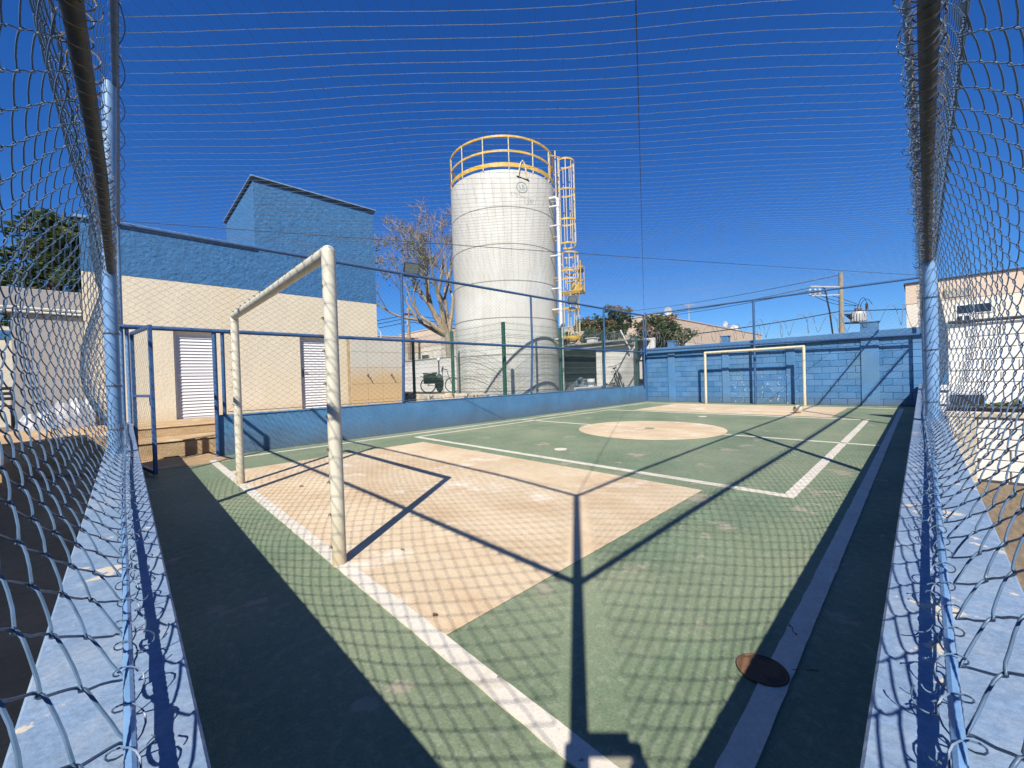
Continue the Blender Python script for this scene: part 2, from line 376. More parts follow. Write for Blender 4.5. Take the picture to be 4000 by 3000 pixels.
def paint(x0, x1, y0, y1, z, j=0.0022, step=0.07):
    """hand painted rectangle: a thin strip sheet whose long edges waver a little"""
    along_x = (x1 - x0) >= (y1 - y0); a0, a1, b0, b1 = (x0, x1, y0, y1) if along_x else (y0, y1, x0, x1)
    n = max(2, int((a1 - a0) / step)); a = np.linspace(a0, a1, n + 1)
    wob = lambda: np.cumsum(RNG.normal(0, j * 0.35, n + 1)) * 0.12 + RNG.normal(0, j * 0.55, n + 1)
    e0 = b0 + wob(); e1 = b1 + wob(); m = n + 1
    def row(b, zz): return np.stack([a, b, np.full(m, zz)], -1) if along_x else np.stack([b, a, np.full(m, zz)], -1)
    v = np.concatenate([row(e0, z), row(e1, z), row(e0, z - 0.02), row(e1, z - 0.02)]); i = np.arange(n)
    q = np.concatenate([np.stack([i, i + 1, m + i + 1, m + i], -1), np.stack([2 * m + i, 2 * m + i + 1, i + 1, i], -1), np.stack([m + i, m + i + 1, 3 * m + i + 1, 3 * m + i], -1)])
    if not along_x: q = q[:, ::-1]
    return MB().add(v, q)


def disc(cx, cy, r, n=64): return [(cx + r * math.cos(2 * PI * i / n), cy + r * math.sin(2 * PI * i / n)) for i in range(n)]




# ================================================================== SETTING
HP, HQ, HM, HT = 0.638, 0.668, 2.031, 3.481       # near parapet, far low wall, mid rail, top rail
XW, YW = 15.63, 7.985
struct('outside_ground', MB().prism(rect(-600, 900, -600, 900), -0.4, -0.06), 'ground')
struct('court_floor', MB().prism(rect(-0.1, XW + 0.1, -0.1, YW + 0.1), -0.3, 0.0), 'court')
struct('entry_path', MB().prism([(-0.1, 7.37), (1.13, 7.4), (1.13, 8.62), (-0.1, 8.62)], -0.02, 0.006), 'concrete_tan')
struct('goal_area_paint', paint(0.90, 3.911, 1.467, 6.419, 0.004, 0.004), 'cream')
struct('goal_area_paint', paint(11.657, 14.689, 1.467, 6.419, 0.004, 0.004), 'cream')
struct('centre_circle_paint', sheet(disc(7.69, 3.92, 1.42), 0.008), 'cream')


def line(x0, x1, y0, y1, z=0.0055): struct('court_line', paint(x0, x1, y0, y1, z), 'line')


line(0.888, 0.972, 0.340, 7.612, 0.0085)               # near goal line
line(14.69, 14.75, 0.340, 7.612)
line(0.972, 14.69, 0.340, 0.420)                       # touchlines
line(0.972, 14.69, 7.552, 7.612)
line(4.150, 4.236, 0.787, 7.142); line(11.34, 11.42, 0.787, 7.142)     # inner rectangle
line(4.236, 11.34, 0.787, 0.875); line(4.236, 11.34, 7.09, 7.142)
line(7.662, 7.716, 0.420, 2.49); line(7.662, 7.716, 5.35, 7.552)      # halfway line
for px_ in (4.82, 10.56): struct('penalty_spot', sheet(disc(px_, 3.92, 0.10, 24), 0.0045), 'line')
struct('centre_spot', sheet(disc(7.73, 3.93, 0.10, 24), 0.0125), 'court')
# outside to the right: paving; walkway in front of the school
struct('side_paving', MB().prism(rect(-4, 5.93, -7, -0.15), -0.1, -0.02), 'paving')
struct('walkway', MB().prism(rect(-4.5, 7.5, 9.4, 11.25), -0.1, 0.455), 'concrete_tan')
struct('walkway_side', MB().prism([(-4.5, 8.92), (-0.12, 8.48), (-0.12, 9.4), (-4.5, 9.4)], -0.1, 0.452), 'concrete_tan')
struct('compound_ground', MB().prism(rect(7.72, 16.5, 8.2, 40), -0.2, 0.60), 'dust')
struct('soil_strip', MB().prism(rect(1.14, 7.7, 8.14, 9.4), -0.1, 0.03), 'soil')

# parapets and walls
def parapet(poly_lo, poly_hi, label):
    return tag(obj('parapet_wall', MB().box(poly_lo, poly_hi, 0.004), 'parapet'), label, 'wall')
parapet((-0.130, -0.145, -0.06), (0.064, 8.12, HP), 'light blue parapet wall along the left side of the court')
parapet((0.066, -0.145, -0.06), (15.55, 0.058, HP), 'light blue parapet wall along the right side of the court')
lw = tag(obj('low_wall', MB().box((1.079, YW, -0.06), (15.5, 8.13, HQ), 0.012), 'wallblue'), 'long low blue wall between the court and the tank yard', 'wall')

# far block wall: blocks, pilasters, beam, coping blocks
bw = thing('block_wall', 'tall blue painted block wall behind the far goal', 'wall', (XW, 4, 0))
obj('wall_core', MB().box((XW + 0.012, -0.6, -0.06), (XW + 0.2, 8.2, 2.17)), 'mortar', bw)
CH, BL = 0.197, 0.40
blk = [mesh('block', MB().box((-0.05, -BL / 2 + 0.004, 0.004), (0.05, BL / 2 - 0.004, CH - 0.004), 0.008), 'blockblue'),
       mesh('block', MB().box((-0.05, -BL / 4 + 0.004, 0.004), (0.05, BL / 4 - 0.004, CH - 0.004), 0.008), 'blockblue')]
for r_ in range(10):
    y = -0.02 + (BL / 2 if r_ % 2 else 0.0)
    if r_ % 2: inst('block', blk[1], (XW + 0.05, y - BL / 4, r_ * CH), bw)
    while y < 7.96:
        if y + BL <= 8.05:
            inst('block', blk[0], (XW + 0.05 + random.uniform(-0.003, 0.003), y + BL / 2, r_ * CH), bw, (0, 0, random.uniform(-0.006, 0.006)))
        else:
            inst('block', blk[1], (XW + 0.05, y + BL / 4, r_ * CH), bw)
        y += BL
for (y0, y1, zt) in ((0.855, 1.25, 2.43), (2.86, 3.11, 2.2), (4.84, 5.07, 2.40), (6.80, 7.08, 2.40)):
    obj('pilaster', MB().box((XW - 0.036, y0, 0.0), (XW + 0.22, y1, zt), 0.01), 'blockblue', bw)
    if zt > 2.3: obj('pilaster_cap', MB().box((XW - 0.055, y0 - 0.03, zt), (XW + 0.24, y1 + 0.03, zt + 0.035), 0.008), 'blockblue', bw)
obj('top_beam', MB().box((XW - 0.105, -0.6, 1.972), (XW + 0.215, 8.2, 2.185), 0.01), 'blockblue', bw)

# ================================================================== FENCES
def zig(mb, s_rng, z_rng, place, w_, c, r, sides, near, amp=0.0):
    """vertical zigzag wires of chain link between s_rng and z_rng; place(s, z, d) -> xyz"""
    n = max(1, int(round((s_rng[1] - s_rng[0]) / w_)))
    w_ = (s_rng[1] - s_rng[0]) / n
    K = max(2, int(round((z_rng[1] - z_rng[0]) / (c / 2)))); dz = (z_rng[1] - z_rng[0]) / K
    k = np.arange(K + 1)
    if near:
        sub = np.array([0.0, 0.06, 0.17, 0.36, 0.64, 0.83, 0.94])
        zz = (k[:-1, None] + sub[None]).ravel(); zz = np.append(zz, K)
        od = np.where(np.floor(zz).astype(int) % 2 == 0, 1.0, -1.0); fr = zz - np.floor(zz)
        a = od * np.clip((1 - 2 * fr) * 1.12, -1, 1) * (1 - 0.04 * ((fr > 0.9) | ((fr > 0) & (fr < 0.1))))
        dep = od * np.sin(PI * fr) ** 0.45 * 0.0055
    else:
        zz = k.astype(float); a = np.where(k % 2 == 0, 1.0, -1.0); dep = np.where(k % 4 < 2, 1.0, -1.0) * r * 0.6
    i = np.arange(n)
    sg = np.where(i % 2 == 0, 1.0, -1.0)
    S_ = s_rng[0] + w_ * (i[:, None] + 0.5) + sg[:, None] * a[None] * (w_ / 2 + r * (0.9 if near else 0.2))
    Z_ = np.broadcast_to(z_rng[0] + zz[None] * dz, S_.shape)
    D_ = np.broadcast_to(dep[None], S_.shape) * sg[:, None]
    if amp:
        S_ = S_ + amp * np.sin(Z_ * 6.1 + S_ * 2.3) + RNG.normal(0, amp * 0.25, S_.shape)
        Z_ = Z_ + amp * np.sin(S_ * 5.3 + Z_ * 1.7) + RNG.normal(0, amp * 0.2, S_.shape)
    mb.tubes(place(S_, Z_, D_), r, sides, ref=(0.31, 0.29, 0.9) if near else (0.6, 0.7, 0.2), caps=near)
    return mb


def lacing(mb, axis, s0, s1, c, rad, pitch, r, jit=0.0):
    """helix of tie wire round a straight pipe running along x or y"""
    n = int((s1 - s0) / pitch * 14); t = np.linspace(s0, s1, n); ph = 2 * PI * (t - s0) / pitch
    R_ = rad + r + jit * np.abs(np.sin(ph * 0.37)) + jit * 0.6 * np.abs(np.sin(ph * 0.113 + 1))
    c = (c[0](t) if callable(c[0]) else c[0], c[1])
    a = c[0] + R_ * np.cos(ph + 0.4 * np.sin(t * 7)); b = c[1] + R_ * np.sin(ph + 0.4 * np.sin(t * 7))
    P = np.stack([a, t, b], -1) if axis == 'y' else np.stack([t, a, b], -1)
    mb.tubes(P, r, 4)


def curls(mb, axis, s0, s1, c, n, size, r):
    """loose cut ends and loops of tie wire along a pipe"""
    for _ in range(n):
        s_ = random.uniform(s0, s1); k = random.randint(11, 18); th0 = random.uniform(0, 6.28); turn = random.uniform(0.9, 3.4)
        t = np.linspace(0, 1, k); rr = size * random.uniform(0.4, 1.1) * (0.5 + 0.5 * t)
        u_ = rr * np.cos(th0 + turn * t); v_ = rr * np.sin(th0 + turn * t); ds = random.uniform(-0.05, 0.05) * t
        if axis == 'y': P = np.stack([c[0] + u_, s_ + ds + 0.3 * v_, c[1] + v_], -1)
        else: P = np.stack([s_ + ds + 0.3 * v_, c[0] + u_, c[1] + v_], -1)
        mb.tube(P, r, 4)


def bulge(s_, z, bays, o0, om, ot, seed):
    """outward offset of the loose mesh: fixed at bottom rod, mid rail, top rail and, less so, at posts"""
    b_lo = np.zeros_like(s_); b_hi = np.zeros_like(s_)
    for a, b, lo_, hi_ in bays:
        t = np.clip((s_ - a) / (b - a), 0, 1); k_ = np.where((s_ >= a) & (s_ <= b), np.sin(PI * t) ** 0.55, 0); b_lo = np.maximum(b_lo, k_ * lo_); b_hi = np.maximum(b_hi, k_ * hi_)
    tl = np.clip((z - 0.67) / (HM - 0.67), 0, 1); tu = np.clip((z - HM) / (HT - HM), 0, 1)
    wav = 1 + 0.05 * np.sin(s_ * 2.9 + seed) + 0.03 * np.sin(s_ * 6.7 + z * 3 + seed)
    lo = o0 + (om - o0) * tl + b_lo * wav * np.sin(PI * tl ** 0.85) ** 0.85
    hi = om + (ot - om) * tu + b_hi * wav * np.sin(PI * tu ** 0.9) ** 0.85
    return np.where(z < HM, lo, hi)


NR = 0.0021
BAYS_L = [(-0.3, 4.32, 0.20, 0.13), (4.32, 8.0, 0.27, 0.15)]
BAYS_R = [(-0.4, 5.02, 0.21, 0.055), (5.02, 10.1, 0.16, 0.05), (10.1, 15.4, 0.12, 0.03)]
def place_left(s_, z, d):
    o = bulge(s_, z, BAYS_L, 0.012, 0.085, 0.02, 0.4)
    return np.stack([-(o + d), s_, z], -1)
def place_right(s_, z, d):
    o = bulge(s_, z, BAYS_R, 0.028, 0.085, 0.03, 1.9)
    return np.stack([s_, -(o + d), z], -1)

lf = thing('chain_link_fence', 'chain link fence with bulging mesh on the left parapet', 'fence', (-0.05, 4, HP))
rf = thing('chain_link_fence', 'chain link fence with bulging mesh on the right parapet', 'fence', (7, -0.04, HP))
sf = thing('chain_link_fence', 'long chain link fence on the low wall before the water tank', 'fence', (8, 7.9, HQ))
ef = thing('chain_link_fence', 'chain link fence standing against the block wall behind the far goal', 'fence', (15.36, 4, 0))

LMID = lambda t: np.interp(t, [-0.03, 1.37, 2.45, 4.3, 7.9], [-0.07, -0.061, -0.043, -0.050, -0.05])
LTOP = lambda t: np.interp(t, [-0.03, 1.0, 3.4, 7.9], [-0.07, 0.012, 0.027, 0.005])
RMID = lambda t: np.interp(t, [-0.07, 1.47, 2.84, 5.0, 15.3], [-0.034, -0.023, -0.030, -0.05, -0.05])
RTOP = lambda t: np.interp(t, [-0.07, 1.0, 3.7, 4.7, 15.3], [-0.034, 0.01, 0.043, 0.031, -0.01])
# --- left fence
obj('corner_post', MB().tube([(-0.078, -0.034, HP - 0.01), (-0.078, -0.034, HT + 0.03)], 0.030, 14), 'paintlight', lf, True)
obj('post', MB().tube([(-0.062, 4.32, HP - 0.01), (-0.058, 4.32, HM), (-0.012, 4.32, HT)], 0.042, 14), 'paintlight', lf, True)
obj('post', MB().tube([(-0.03, 7.95, HP - 0.01), (-0.02, 7.95, HM), (-0.01, 7.95, HT)], 0.032, 12), 'paintlight', lf, True)
obj('mid_rail', MB().tube(np.stack([LMID(np.linspace(-0.03, 7.9, 24)), np.linspace(-0.03, 7.9, 24), np.full(24, HM)], -1), 0.022, 12), 'raildark', lf, True)
obj('top_rail', MB().tube(np.stack([LTOP(np.linspace(-0.03, 7.92, 24)), np.linspace(-0.03, 7.92, 24), np.full(24, HT)], -1), 0.022, 12), 'paintpipe', lf, True)
obj('bottom_rod', MB().tube(np.stack([-0.008 - 0.010 * np.sin(np.linspace(0, 5, 900)) ** 2, np.linspace(0.2, 7.9, 900), 0.674 + 0.004 * np.sin(np.linspace(0, 14, 900))], -1), 0.0062 + 0.0006 * (np.arange(900) % 2), 8), 'paintlight', lf, True)
for a, b, nr in ((0.02, 4.28, True), (4.36, 7.92, True)):
    m = MB(); zig(m, (a, b), (0.672, HM + 0.03), place_left, 0.078, 0.104, NR, 5, nr, 0.004); obj('wire_mesh', m, 'wire', lf, True, True)
    m = MB(); zig(m, (a, b), (HM - 0.03, HT + 0.02), place_left, 0.078, 0.108, NR, 5, nr, 0.004); obj('wire_mesh', m, 'wire', lf, True, True)
m = MB(); lacing(m, 'y', 0.3, 7.8, (LMID, HM), 0.022, 0.075, 0.0017, 0.012); curls(m, 'y', 0.3, 7.8, (-0.03, HM), 150, 0.028, 0.0014); lacing(m, 'y', 0.3, 7.8, (LTOP, HT), 0.022, 0.11, 0.0015, 0.006)
obj('lacing_wire', m, 'rustwire', lf, True, True)
m = MB(); lacing(m, 'y', 0.25, 7.8, (-0.012, 0.674), 0.0066, 0.098, 0.0013, 0.008); curls(m, 'y', 0.25, 7.8, (0.008, 0.672), 90, 0.020, 0.0012)
obj('bottom_tie_wire', m, 'wire', lf, True, True)
for z in (0.82, 1.15, 1.55, 2.2, 2.7, 3.1):
    th = np.linspace(0, 4 * PI, 28); m = MB().tube(np.stack([-0.058 + 0.046 * np.cos(th), 4.32 + 0.046 * np.sin(th), z + 0.0035 * th / PI], -1), 0.0022, 4)
    obj('post_tie', m, 'rustwire', lf, True)
# --- right fence
obj('post', MB().tube([(5.02, -0.062, HP - 0.01), (5.02, -0.058, HM), (5.02, -0.03, HT)], 0.045, 14), 'paintlight', rf, True)
obj('post', MB().tube([(10.1, -0.062, HP - 0.01), (10.1, -0.03, HT)], 0.042, 14), 'paintlight', rf, True)
obj('post', MB().tube([(15.3, -0.05, HP - 0.01), (15.3, -0.03, HT)], 0.035, 12), 'paintlight', rf, True)
obj('mid_rail', MB().tube(np.stack([np.linspace(-0.07, 15.3, 40), RMID(np.linspace(-0.07, 15.3, 40)), np.full(40, HM)], -1), 0.022, 12), 'raildark', rf, True)
obj('top_rail', MB().tube(np.stack([np.linspace(-0.07, 15.3, 40), RTOP(np.linspace(-0.07, 15.3, 40)), np.full(40, HT)], -1), 0.022, 12), 'paintpipe', rf, True)
obj('bottom_rod', MB().tube(np.stack([np.linspace(0.2, 15.2, 1600), -0.024 - 0.010 * np.sin(np.linspace(0, 9, 1600)) ** 2, 0.675 + 0.005 * np.sin(np.linspace(0, 20, 1600))], -1), 0.0066 + 0.0006 * (np.arange(1600) % 2), 8), 'paintlight', rf, True)
for a, b, nr in ((0.02, 4.98, True), (5.06, 10.06, False), (10.14, 15.26, False)):
    sd = 5 if nr else 4
    m = MB(); zig(m, (a, b), (0.675, HM + 0.03), place_right, 0.078, 0.104, NR, sd, True, 0.004); obj('wire_mesh', m, 'wire', rf, True, True)
    m = MB(); zig(m, (a, b), (HM - 0.03, HT + 0.02), place_right, 0.078, 0.108, NR, sd, True, 0.004); obj('wire_mesh', m, 'wire', rf, True, True)
m = MB(); lacing(m, 'x', 0.3, 15.2, (RMID, HM), 0.022, 0.075, 0.0017, 0.012); curls(m, 'x', 0.3, 15.2, (-0.015, HM), 260, 0.03, 0.0014); lacing(m, 'x', 0.3, 15.2, (RTOP, HT), 0.022, 0.10, 0.0015, 0.006)
obj('lacing_wire', m, 'rustwire', rf, True, True)
m = MB(); lacing(m, 'x', 0.9, 15.2, (lambda t: RMID(t) + 0.012, HM + 0.01), 0.024, 0.052, 0.0019, 0.016); curls(m, 'x', 0.9, 15.0, (0.012, HM), 260, 0.034, 0.0018)
obj('gathered_mesh', m, 'wire', rf, True, True)
m = MB(); lacing(m, 'x', 0.25, 15.2, (-0.028, 0.675), 0.0070, 0.098, 0.0013, 0.008); curls(m, 'x', 0.25, 15.2, (-0.004, 0.673), 170, 0.021, 0.0012)
obj('bottom_tie_wire', m, 'wire', rf, True, True)
for z in (0.8, 1.25, 1.7, 2.3, 2.8):
    th = np.linspace(0, 4 * PI, 28); m = MB().tube(np.stack([5.02 + 0.049 * np.cos(th), -0.058 + 0.049 * np.sin(th), z + 0.0035 * th / PI], -1), 0.0022, 4)
    obj('post_tie', m, 'wire', rf, True)
# --- long far-side fence
YF = 7.9
PX = (4.415, 8.565, 12.38)
for x in PX:
    obj('post', MB().tube([(x, 8.01, HQ - 0.01), (x, YF + 0.02, HM), (x, YF + 0.02, HT)], 0.033, 10), 'paintpipe', sf, True)
obj('post', MB().tube([(15.3, YF + 0.02, HQ - 0.01), (15.3, YF + 0.02, HT + 0.05)], 0.03, 10), 'paintpipe', sf, True)
obj('gate_post', MB().tube([(1.055, 7.96, 0.0), (1.055, 7.94, HM)], 0.031, 12), 'paintpipe', sf, True)
obj('gate_post', MB().tube([(1.165, 7.99, HQ - 0.01), (1.165, 7.94, HM)], 0.027, 12), 'paintpipe', sf, True)
obj('gate_post', MB().tube([(0.045, 7.95, HP), (0.045, 7.95, HM - 0.03)], 0.024, 12), 'paintlight', sf, True)
obj('mid_rail', MB().tube([(-0.02, YF + 0.02, HM), (15.34, YF + 0.02, HM)], 0.033, 10), 'paintpipe', sf, True)
obj('top_rail', MB().tube([(0.0, YF + 0.02, HT), (4.4, YF + 0.02, HT + 0.015), (8.5, YF + 0.02, HT + 0.03), (15.34, YF + 0.02, HT + 0.06)], 0.032, 10), 'paintpipe', sf, True)
obj('bottom_wire', MB().tube([(1.2, 7.93, 0.72), (4.4, 7.95, 0.71), (8.5, 7.95, 0.70), (15.3, 7.95, 0.72)], 0.006, 6), 'farwire', sf, True)
def place_side(s_, z, d):
    return np.stack([s_, 7.945 - 0.03 * np.clip((z - 0.7) / 2.8, 0, 1) + 0.02 * np.sin(s_ * 1.7 + z) - d, z + 0.015 * np.clip((s_ - 4) / 4, 0, 3) * np.clip((z - 2.0) / 1.5, 0, 1)], -1)
m = MB(); zig(m, (0.02, 1.03), (HM, HT), place_side, 0.0685, 0.098, 0.0023, 4, False, 0.004); obj('wire_mesh', m, 'farwire', sf, True, True)
xs = [1.2, *PX, 15.3]
for a, b in zip(xs[:-1], xs[1:]):
    m = MB(); zig(m, (a, b), (0.69, HM), place_side, 0.0685, 0.098, 0.0023, 3, False, 0.004); zig(m, (a - (0.15 if a == 1.2 else 0), b), (HM, HT), place_side, 0.0685, 0.098, 0.0023, 3, False, 0.004)
    obj('wire_mesh', m, 'farwire', sf, True, True)
m = MB(); lacing(m, 'x', 0.0, 15.3, (YF + 0.02, HM), 0.027, 0.12, 0.0016, 0.004); lacing(m, 'x', 0.0, 4.4, (YF + 0.02, HT), 0.026, 0.11, 0.002, 0.012); lacing(m, 'x', 4.4, 15.3, (YF + 0.02, HT + 0.03), 0.03, 0.14, 0.002, 0.008)
obj('lacing_wire', m, 'farwire', sf, True, True)
# --- end fence against the block wall
obj('post', MB().tube([(15.36, 3.95, 0.0), (15.36, 3.95, HT + 0.05)], 0.038, 12), 'paintpipe', ef, True)
obj('post', MB().tube([(15.36, 7.86, 1.9), (15.36, 7.86, HT + 0.18)], 0.026, 12), 'paintpipe', ef, True)
obj('mid_rail', MB().tube([(15.36, 0.0, 1.975), (15.36, 7.86, 2.10)], 0.034, 10), 'paintpipe', ef, True)
obj('top_rail', MB().tube([(15.36, 0.0, HT + 0.01), (15.36, 3.95, HT + 0.05), (15.36, 7.86, HT + 0.08)], 0.03, 10), 'paintpipe', ef, True)
def place_end(s_, z, d): return np.stack([15.345 + 0.02 * np.sin(s_ * 1.9) + d, s_, z], -1)
for a, b in ((0.03, 3.92), (3.98, 7.84)):
    m = MB(); zig(m, (a, b), (2.03, HT + 0.03), place_end, 0.0685, 0.098, 0.0024, 3, False, 0.004); obj('wire_mesh', m, 'farwire', ef, True, True)
m = MB(); lacing(m, 'y', 0.0, 7.8, (15.36, HT + 0.045), 0.03, 0.14, 0.002, 0.01); obj('lacing_wire', m, 'farwire', ef, True, True)
# ================================================================== ROOF NET AND CABLES
net = thing('roof_net', 'pale string net stretched over the whole court as a roof', 'net', (7.7, 3.9, HT))
def net_z(x, y):
    e = np.clip(np.minimum.reduce([x, 15.35 - x, y, 7.9 - y]) / 1.2, 0, 1)
    return HT + 0.015 + 0.05 * x / 15.4 - e * (0.035 + 0.03 * np.sin(x * 1.1 + 0.6 * y) + 0.022 * np.sin(1.9 * y - 0.7 * x) + 0.012 * np.sin(3.3 * x + 2.1 * y))
m_a = MB(); m_b = MB()
STEP = 0.112
for mbx, sgn in ((m_a, -1), (m_b, 1)):
    # sgn -1: strings along (1,-1), x + y = const ; sgn +1: strings along (1,1), x - y = const
    ks = np.arange(0.10, 23.3, STEP * math.sqrt(2)) if sgn < 0 else np.arange(-7.8, 15.3, STEP * math.sqrt(2))
    for kk in ks:
        if sgn < 0: x0, x1 = max(0.03, kk - 7.88), min(15.35, kk - 0.02)
        else: x0, x1 = max(0.03, kk + 0.02), min(15.35, kk + 7.88)
        if x1 - x0 < 0.1: continue
        n = max(2, int((x1 - x0) / (STEP / math.sqrt(2))))
        x = np.linspace(x0, x1, n + 1); y = (kk - x) if sgn < 0 else (x - kk)
        j = np.arange(n + 1)
        z = net_z(x, y) + np.where(j % 2 == 0, 0.004, -0.004) + RNG.normal(0, 0.0012, n + 1)
        lat = np.where(j % 2 == 0, 0.005, -0.005) + 0.012 * np.sin(x * 2.1 + kk)
        P = np.stack([x + lat * 0.707, y + lat * 0.707 * (1 if sgn < 0 else -1), z], -1)
        mbx.tubes(P[None], 0.0019 if sgn < 0 else 0.0011, 3, caps=False)
obj('net_strings', m_a, 'string', net, True, True)
obj('net_strings', m_b, 'string_shaded', net, True, True)
m = MB()   # edge rope sagging inward between its ties
t = np.linspace(0.05, 7.8, 200); sag = np.abs(np.sin(PI * t / 0.55)) * 0.045
m.tube(np.stack([0.03 + sag, t, net_z(0.03 + 0 * t, t) - 0.01 - 0.3 * sag], -1), 0.003, 5)
t = np.linspace(0.05, 15.2, 300); sag = np.abs(np.sin(PI * t / 0.6)) * 0.03
m.tube(np.stack([t, 0.03 + sag, net_z(t, 0.03 + 0 * t) - 0.01 - 0.3 * sag], -1), 0.003, 5)
obj('edge_rope', m, 'cable', net, True)
def wire(name, label, pts, r, m_='cable', sag=0.0, seg=24, group=None):
    P = []
    for a, b in zip(pts[:-1], pts[1:]):
        a = np.array(a, float); b = np.array(b, float)
        for i in range(seg + (b is pts[-1])):
            u = i / seg; p = a + (b - a) * u; p[2] -= sag * 4 * u * (1 - u); P.append(p)
    P.append(np.array(pts[-1], float))
    return tag(obj(name, MB().tube(P, r, 6), M[m_], None, True), label, 'cable', group)
wire('steel_cable', 'dark diagonal cable rising overhead from the far corner post', [(15.34, 7.9, HT + 0.1), (-0.06, -0.03, HT + 0.03)], 0.0045, 'steelcable', 0.02)
wire('steel_cable', 'thin diagonal cable crossing the net from the gate corner', [(0.0, 7.92, HT + 0.05), (15.3, 0.0, HT + 0.06)], 0.0055, 'steelcable', 0.03)

# ================================================================== GATE
G0 = np.array([0.09, 7.90, 0.0]); G1 = np.array([0.255, 6.842, 0.0]); gd = (G1 - G0) / np.linalg.norm(G1 - G0); gn = np.array([gd[1], -gd[0], 0])
gate = thing('gate', 'blue framed gate with hexagonal wire standing open into the court', 'gate', tuple(G0))
def gp(u, z, o=0.0): return G0 + gd * u + gn * o + np.array([0, 0, z])
GL = float(np.linalg.norm(G1 - G0))
ry = math.atan2(gd[1], gd[0])
def gbar(u0, u1, z0, z1, th=0.04):
    mb = MB().box((u0, -th / 2, z0), (u1, th / 2, z1), 0.004)
    R_ = np.array(Matrix.Rotation(ry, 3, 'Z')); mb.v[0] = mb.v[0] @ R_.T + G0; return mb
obj('frame_stile', gbar(0, 0.05, 0.03, 1.95), 'paintpipe', gate); obj('frame_stile', gbar(GL - 0.05, GL, 0.03, 1.95), 'paintpipe', gate)
obj('frame_rail', gbar(0.052, GL - 0.052, 0.03, 0.075), 'paintpipe', gate); obj('frame_rail', gbar(0.052, GL - 0.052, 1.905, 1.95), 'paintpipe', gate)
obj('frame_rail', gbar(0.052, GL - 0.052, 1.02, 1.055, 0.03), 'paintpipe', gate)
m = MB(); hx = 0.052; hy = 0.06    # hexagonal chicken wire: zigzag uprights paired
cols = int((GL - 0.1) / hx)
for i in range(cols + 1):
    u0 = 0.05 + i * hx; P = []
    z = 0.075; k = 0
    while z < 1.905:
        a = hx * 0.5 * (0.5 if (k % 2 == 0) == (i % 2 == 0) else -0.5)
        P += [gp(u0 + a, z), gp(u0 + a, min(z + hy * 0.45, 1.905))]; z += hy; k += 1
    m.tube(P, 0.0011, 3, caps=False)
obj('hex_wire', m, 'farwire', gate, True, True)
obj('latch', MB().box(gp(GL - 0.12, 0.93, 0.0) - 0.015, gp(GL - 0.09, 1.02, 0.0) + 0.015, 0.004), 'black', gate)
for z in (0.35, 1.6): obj('hinge', MB().tube([gp(-0.02, z), gp(-0.02, z + 0.09)], 0.014, 8), 'paintpipe', gate)

# ================================================================== GOALS, BALL, COVER
def goal(x, y0, y1, h, r, label, mt, back, netside):
    g = thing('goal_frame', label, 'goal', (x, (y0 + y1) / 2, 0), group='football goals at both ends of the court')
    for y in (y0, y1):
        obj('post', MB().tube([(x, y, -0.01), (x, y, h * 0.5), (x, y, h - r)], r, 18), mt, g, True)
        obj('post_cap', MB().sphere((x, y, h - r), r * 1.0, 18, 10), mt, g, True)
    obj('crossbar', MB().tube([(x, y0, h - r), (x, (y0 + y1) / 2, h - r - 0.004), (x, y1, h - r)], r * 0.985, 18), mt, g, True)
    m = MB()
    def hk(p, up):
        p = np.array(p, float); th = np.linspace(-0.6, 3.6, 9)
        q = np.stack([p[0] + back * (0.006 - 0.009 * np.cos(th)), p[1] + 0 * th, p[2] + 0.009 * np.sin(th)], -1); m.tube(q, 0.0024, 5)
        m.box(p - 0.006, p + 0.006)
    for y, sd in ((y0, -1), (y1, 1)):
        for z in np.arange(0.12, h - 0.1, 0.2): hk((x + back * r, y, z), 0)
    for y in np.arange(y0 + 0.16, y1 - 0.05, 0.2):
        hk((x + back * r * 0.8, y, h - r * 0.45), 1)
    obj('net_hook', m, 'rustwire', g, True, True)
    return g
goal(0.922, 2.532, 5.468, 1.972, 0.041, 'near white goal frame of round pipe with scuffed paint', 'goal', -1, 1)
goal(15.055, 2.532, 5.45, 1.875, 0.041, 'far cream goal frame in front of the blue block wall', 'goal_far', 1, 1)

ball = thing('soccer_ball', 'worn cream football at the foot of the far goal post', 'ball', (12.46, 2.2, 0.1))
bm = MB(); BR = 0.108; bx, by = 12.42, 2.24
import bmesh
b_ = bmesh.new(); bmesh.ops.create_icosphere(b_, subdivisions=3, radius=BR)
bv = np.array([v.co[:] for v in b_.verts]); bt = np.array([[v.index for v in f.verts] for f in b_.faces]); b_.free()
ball.location = (bx, by, BR)
phi = (1 + 5 ** 0.5) / 2
ico = np.array([(0, a, b * phi) for a in (-1, 1) for b in (-1, 1)] + [(a, b * phi, 0) for a in (-1, 1) for b in (-1, 1)] + [(b * phi, 0, a) for a in (-1, 1) for b in (-1, 1)], float)
ico /= np.linalg.norm(ico[0])
Rb = np.array(Matrix.Rotation(0.7, 3, 'X') @ Matrix.Rotation(0.4, 3, 'Z')); ico = ico @ Rb.T
obj('ball_skin', MB().add(bv + np.array([bx, by, BR]), None, bt), 'ballwhite', ball, True)
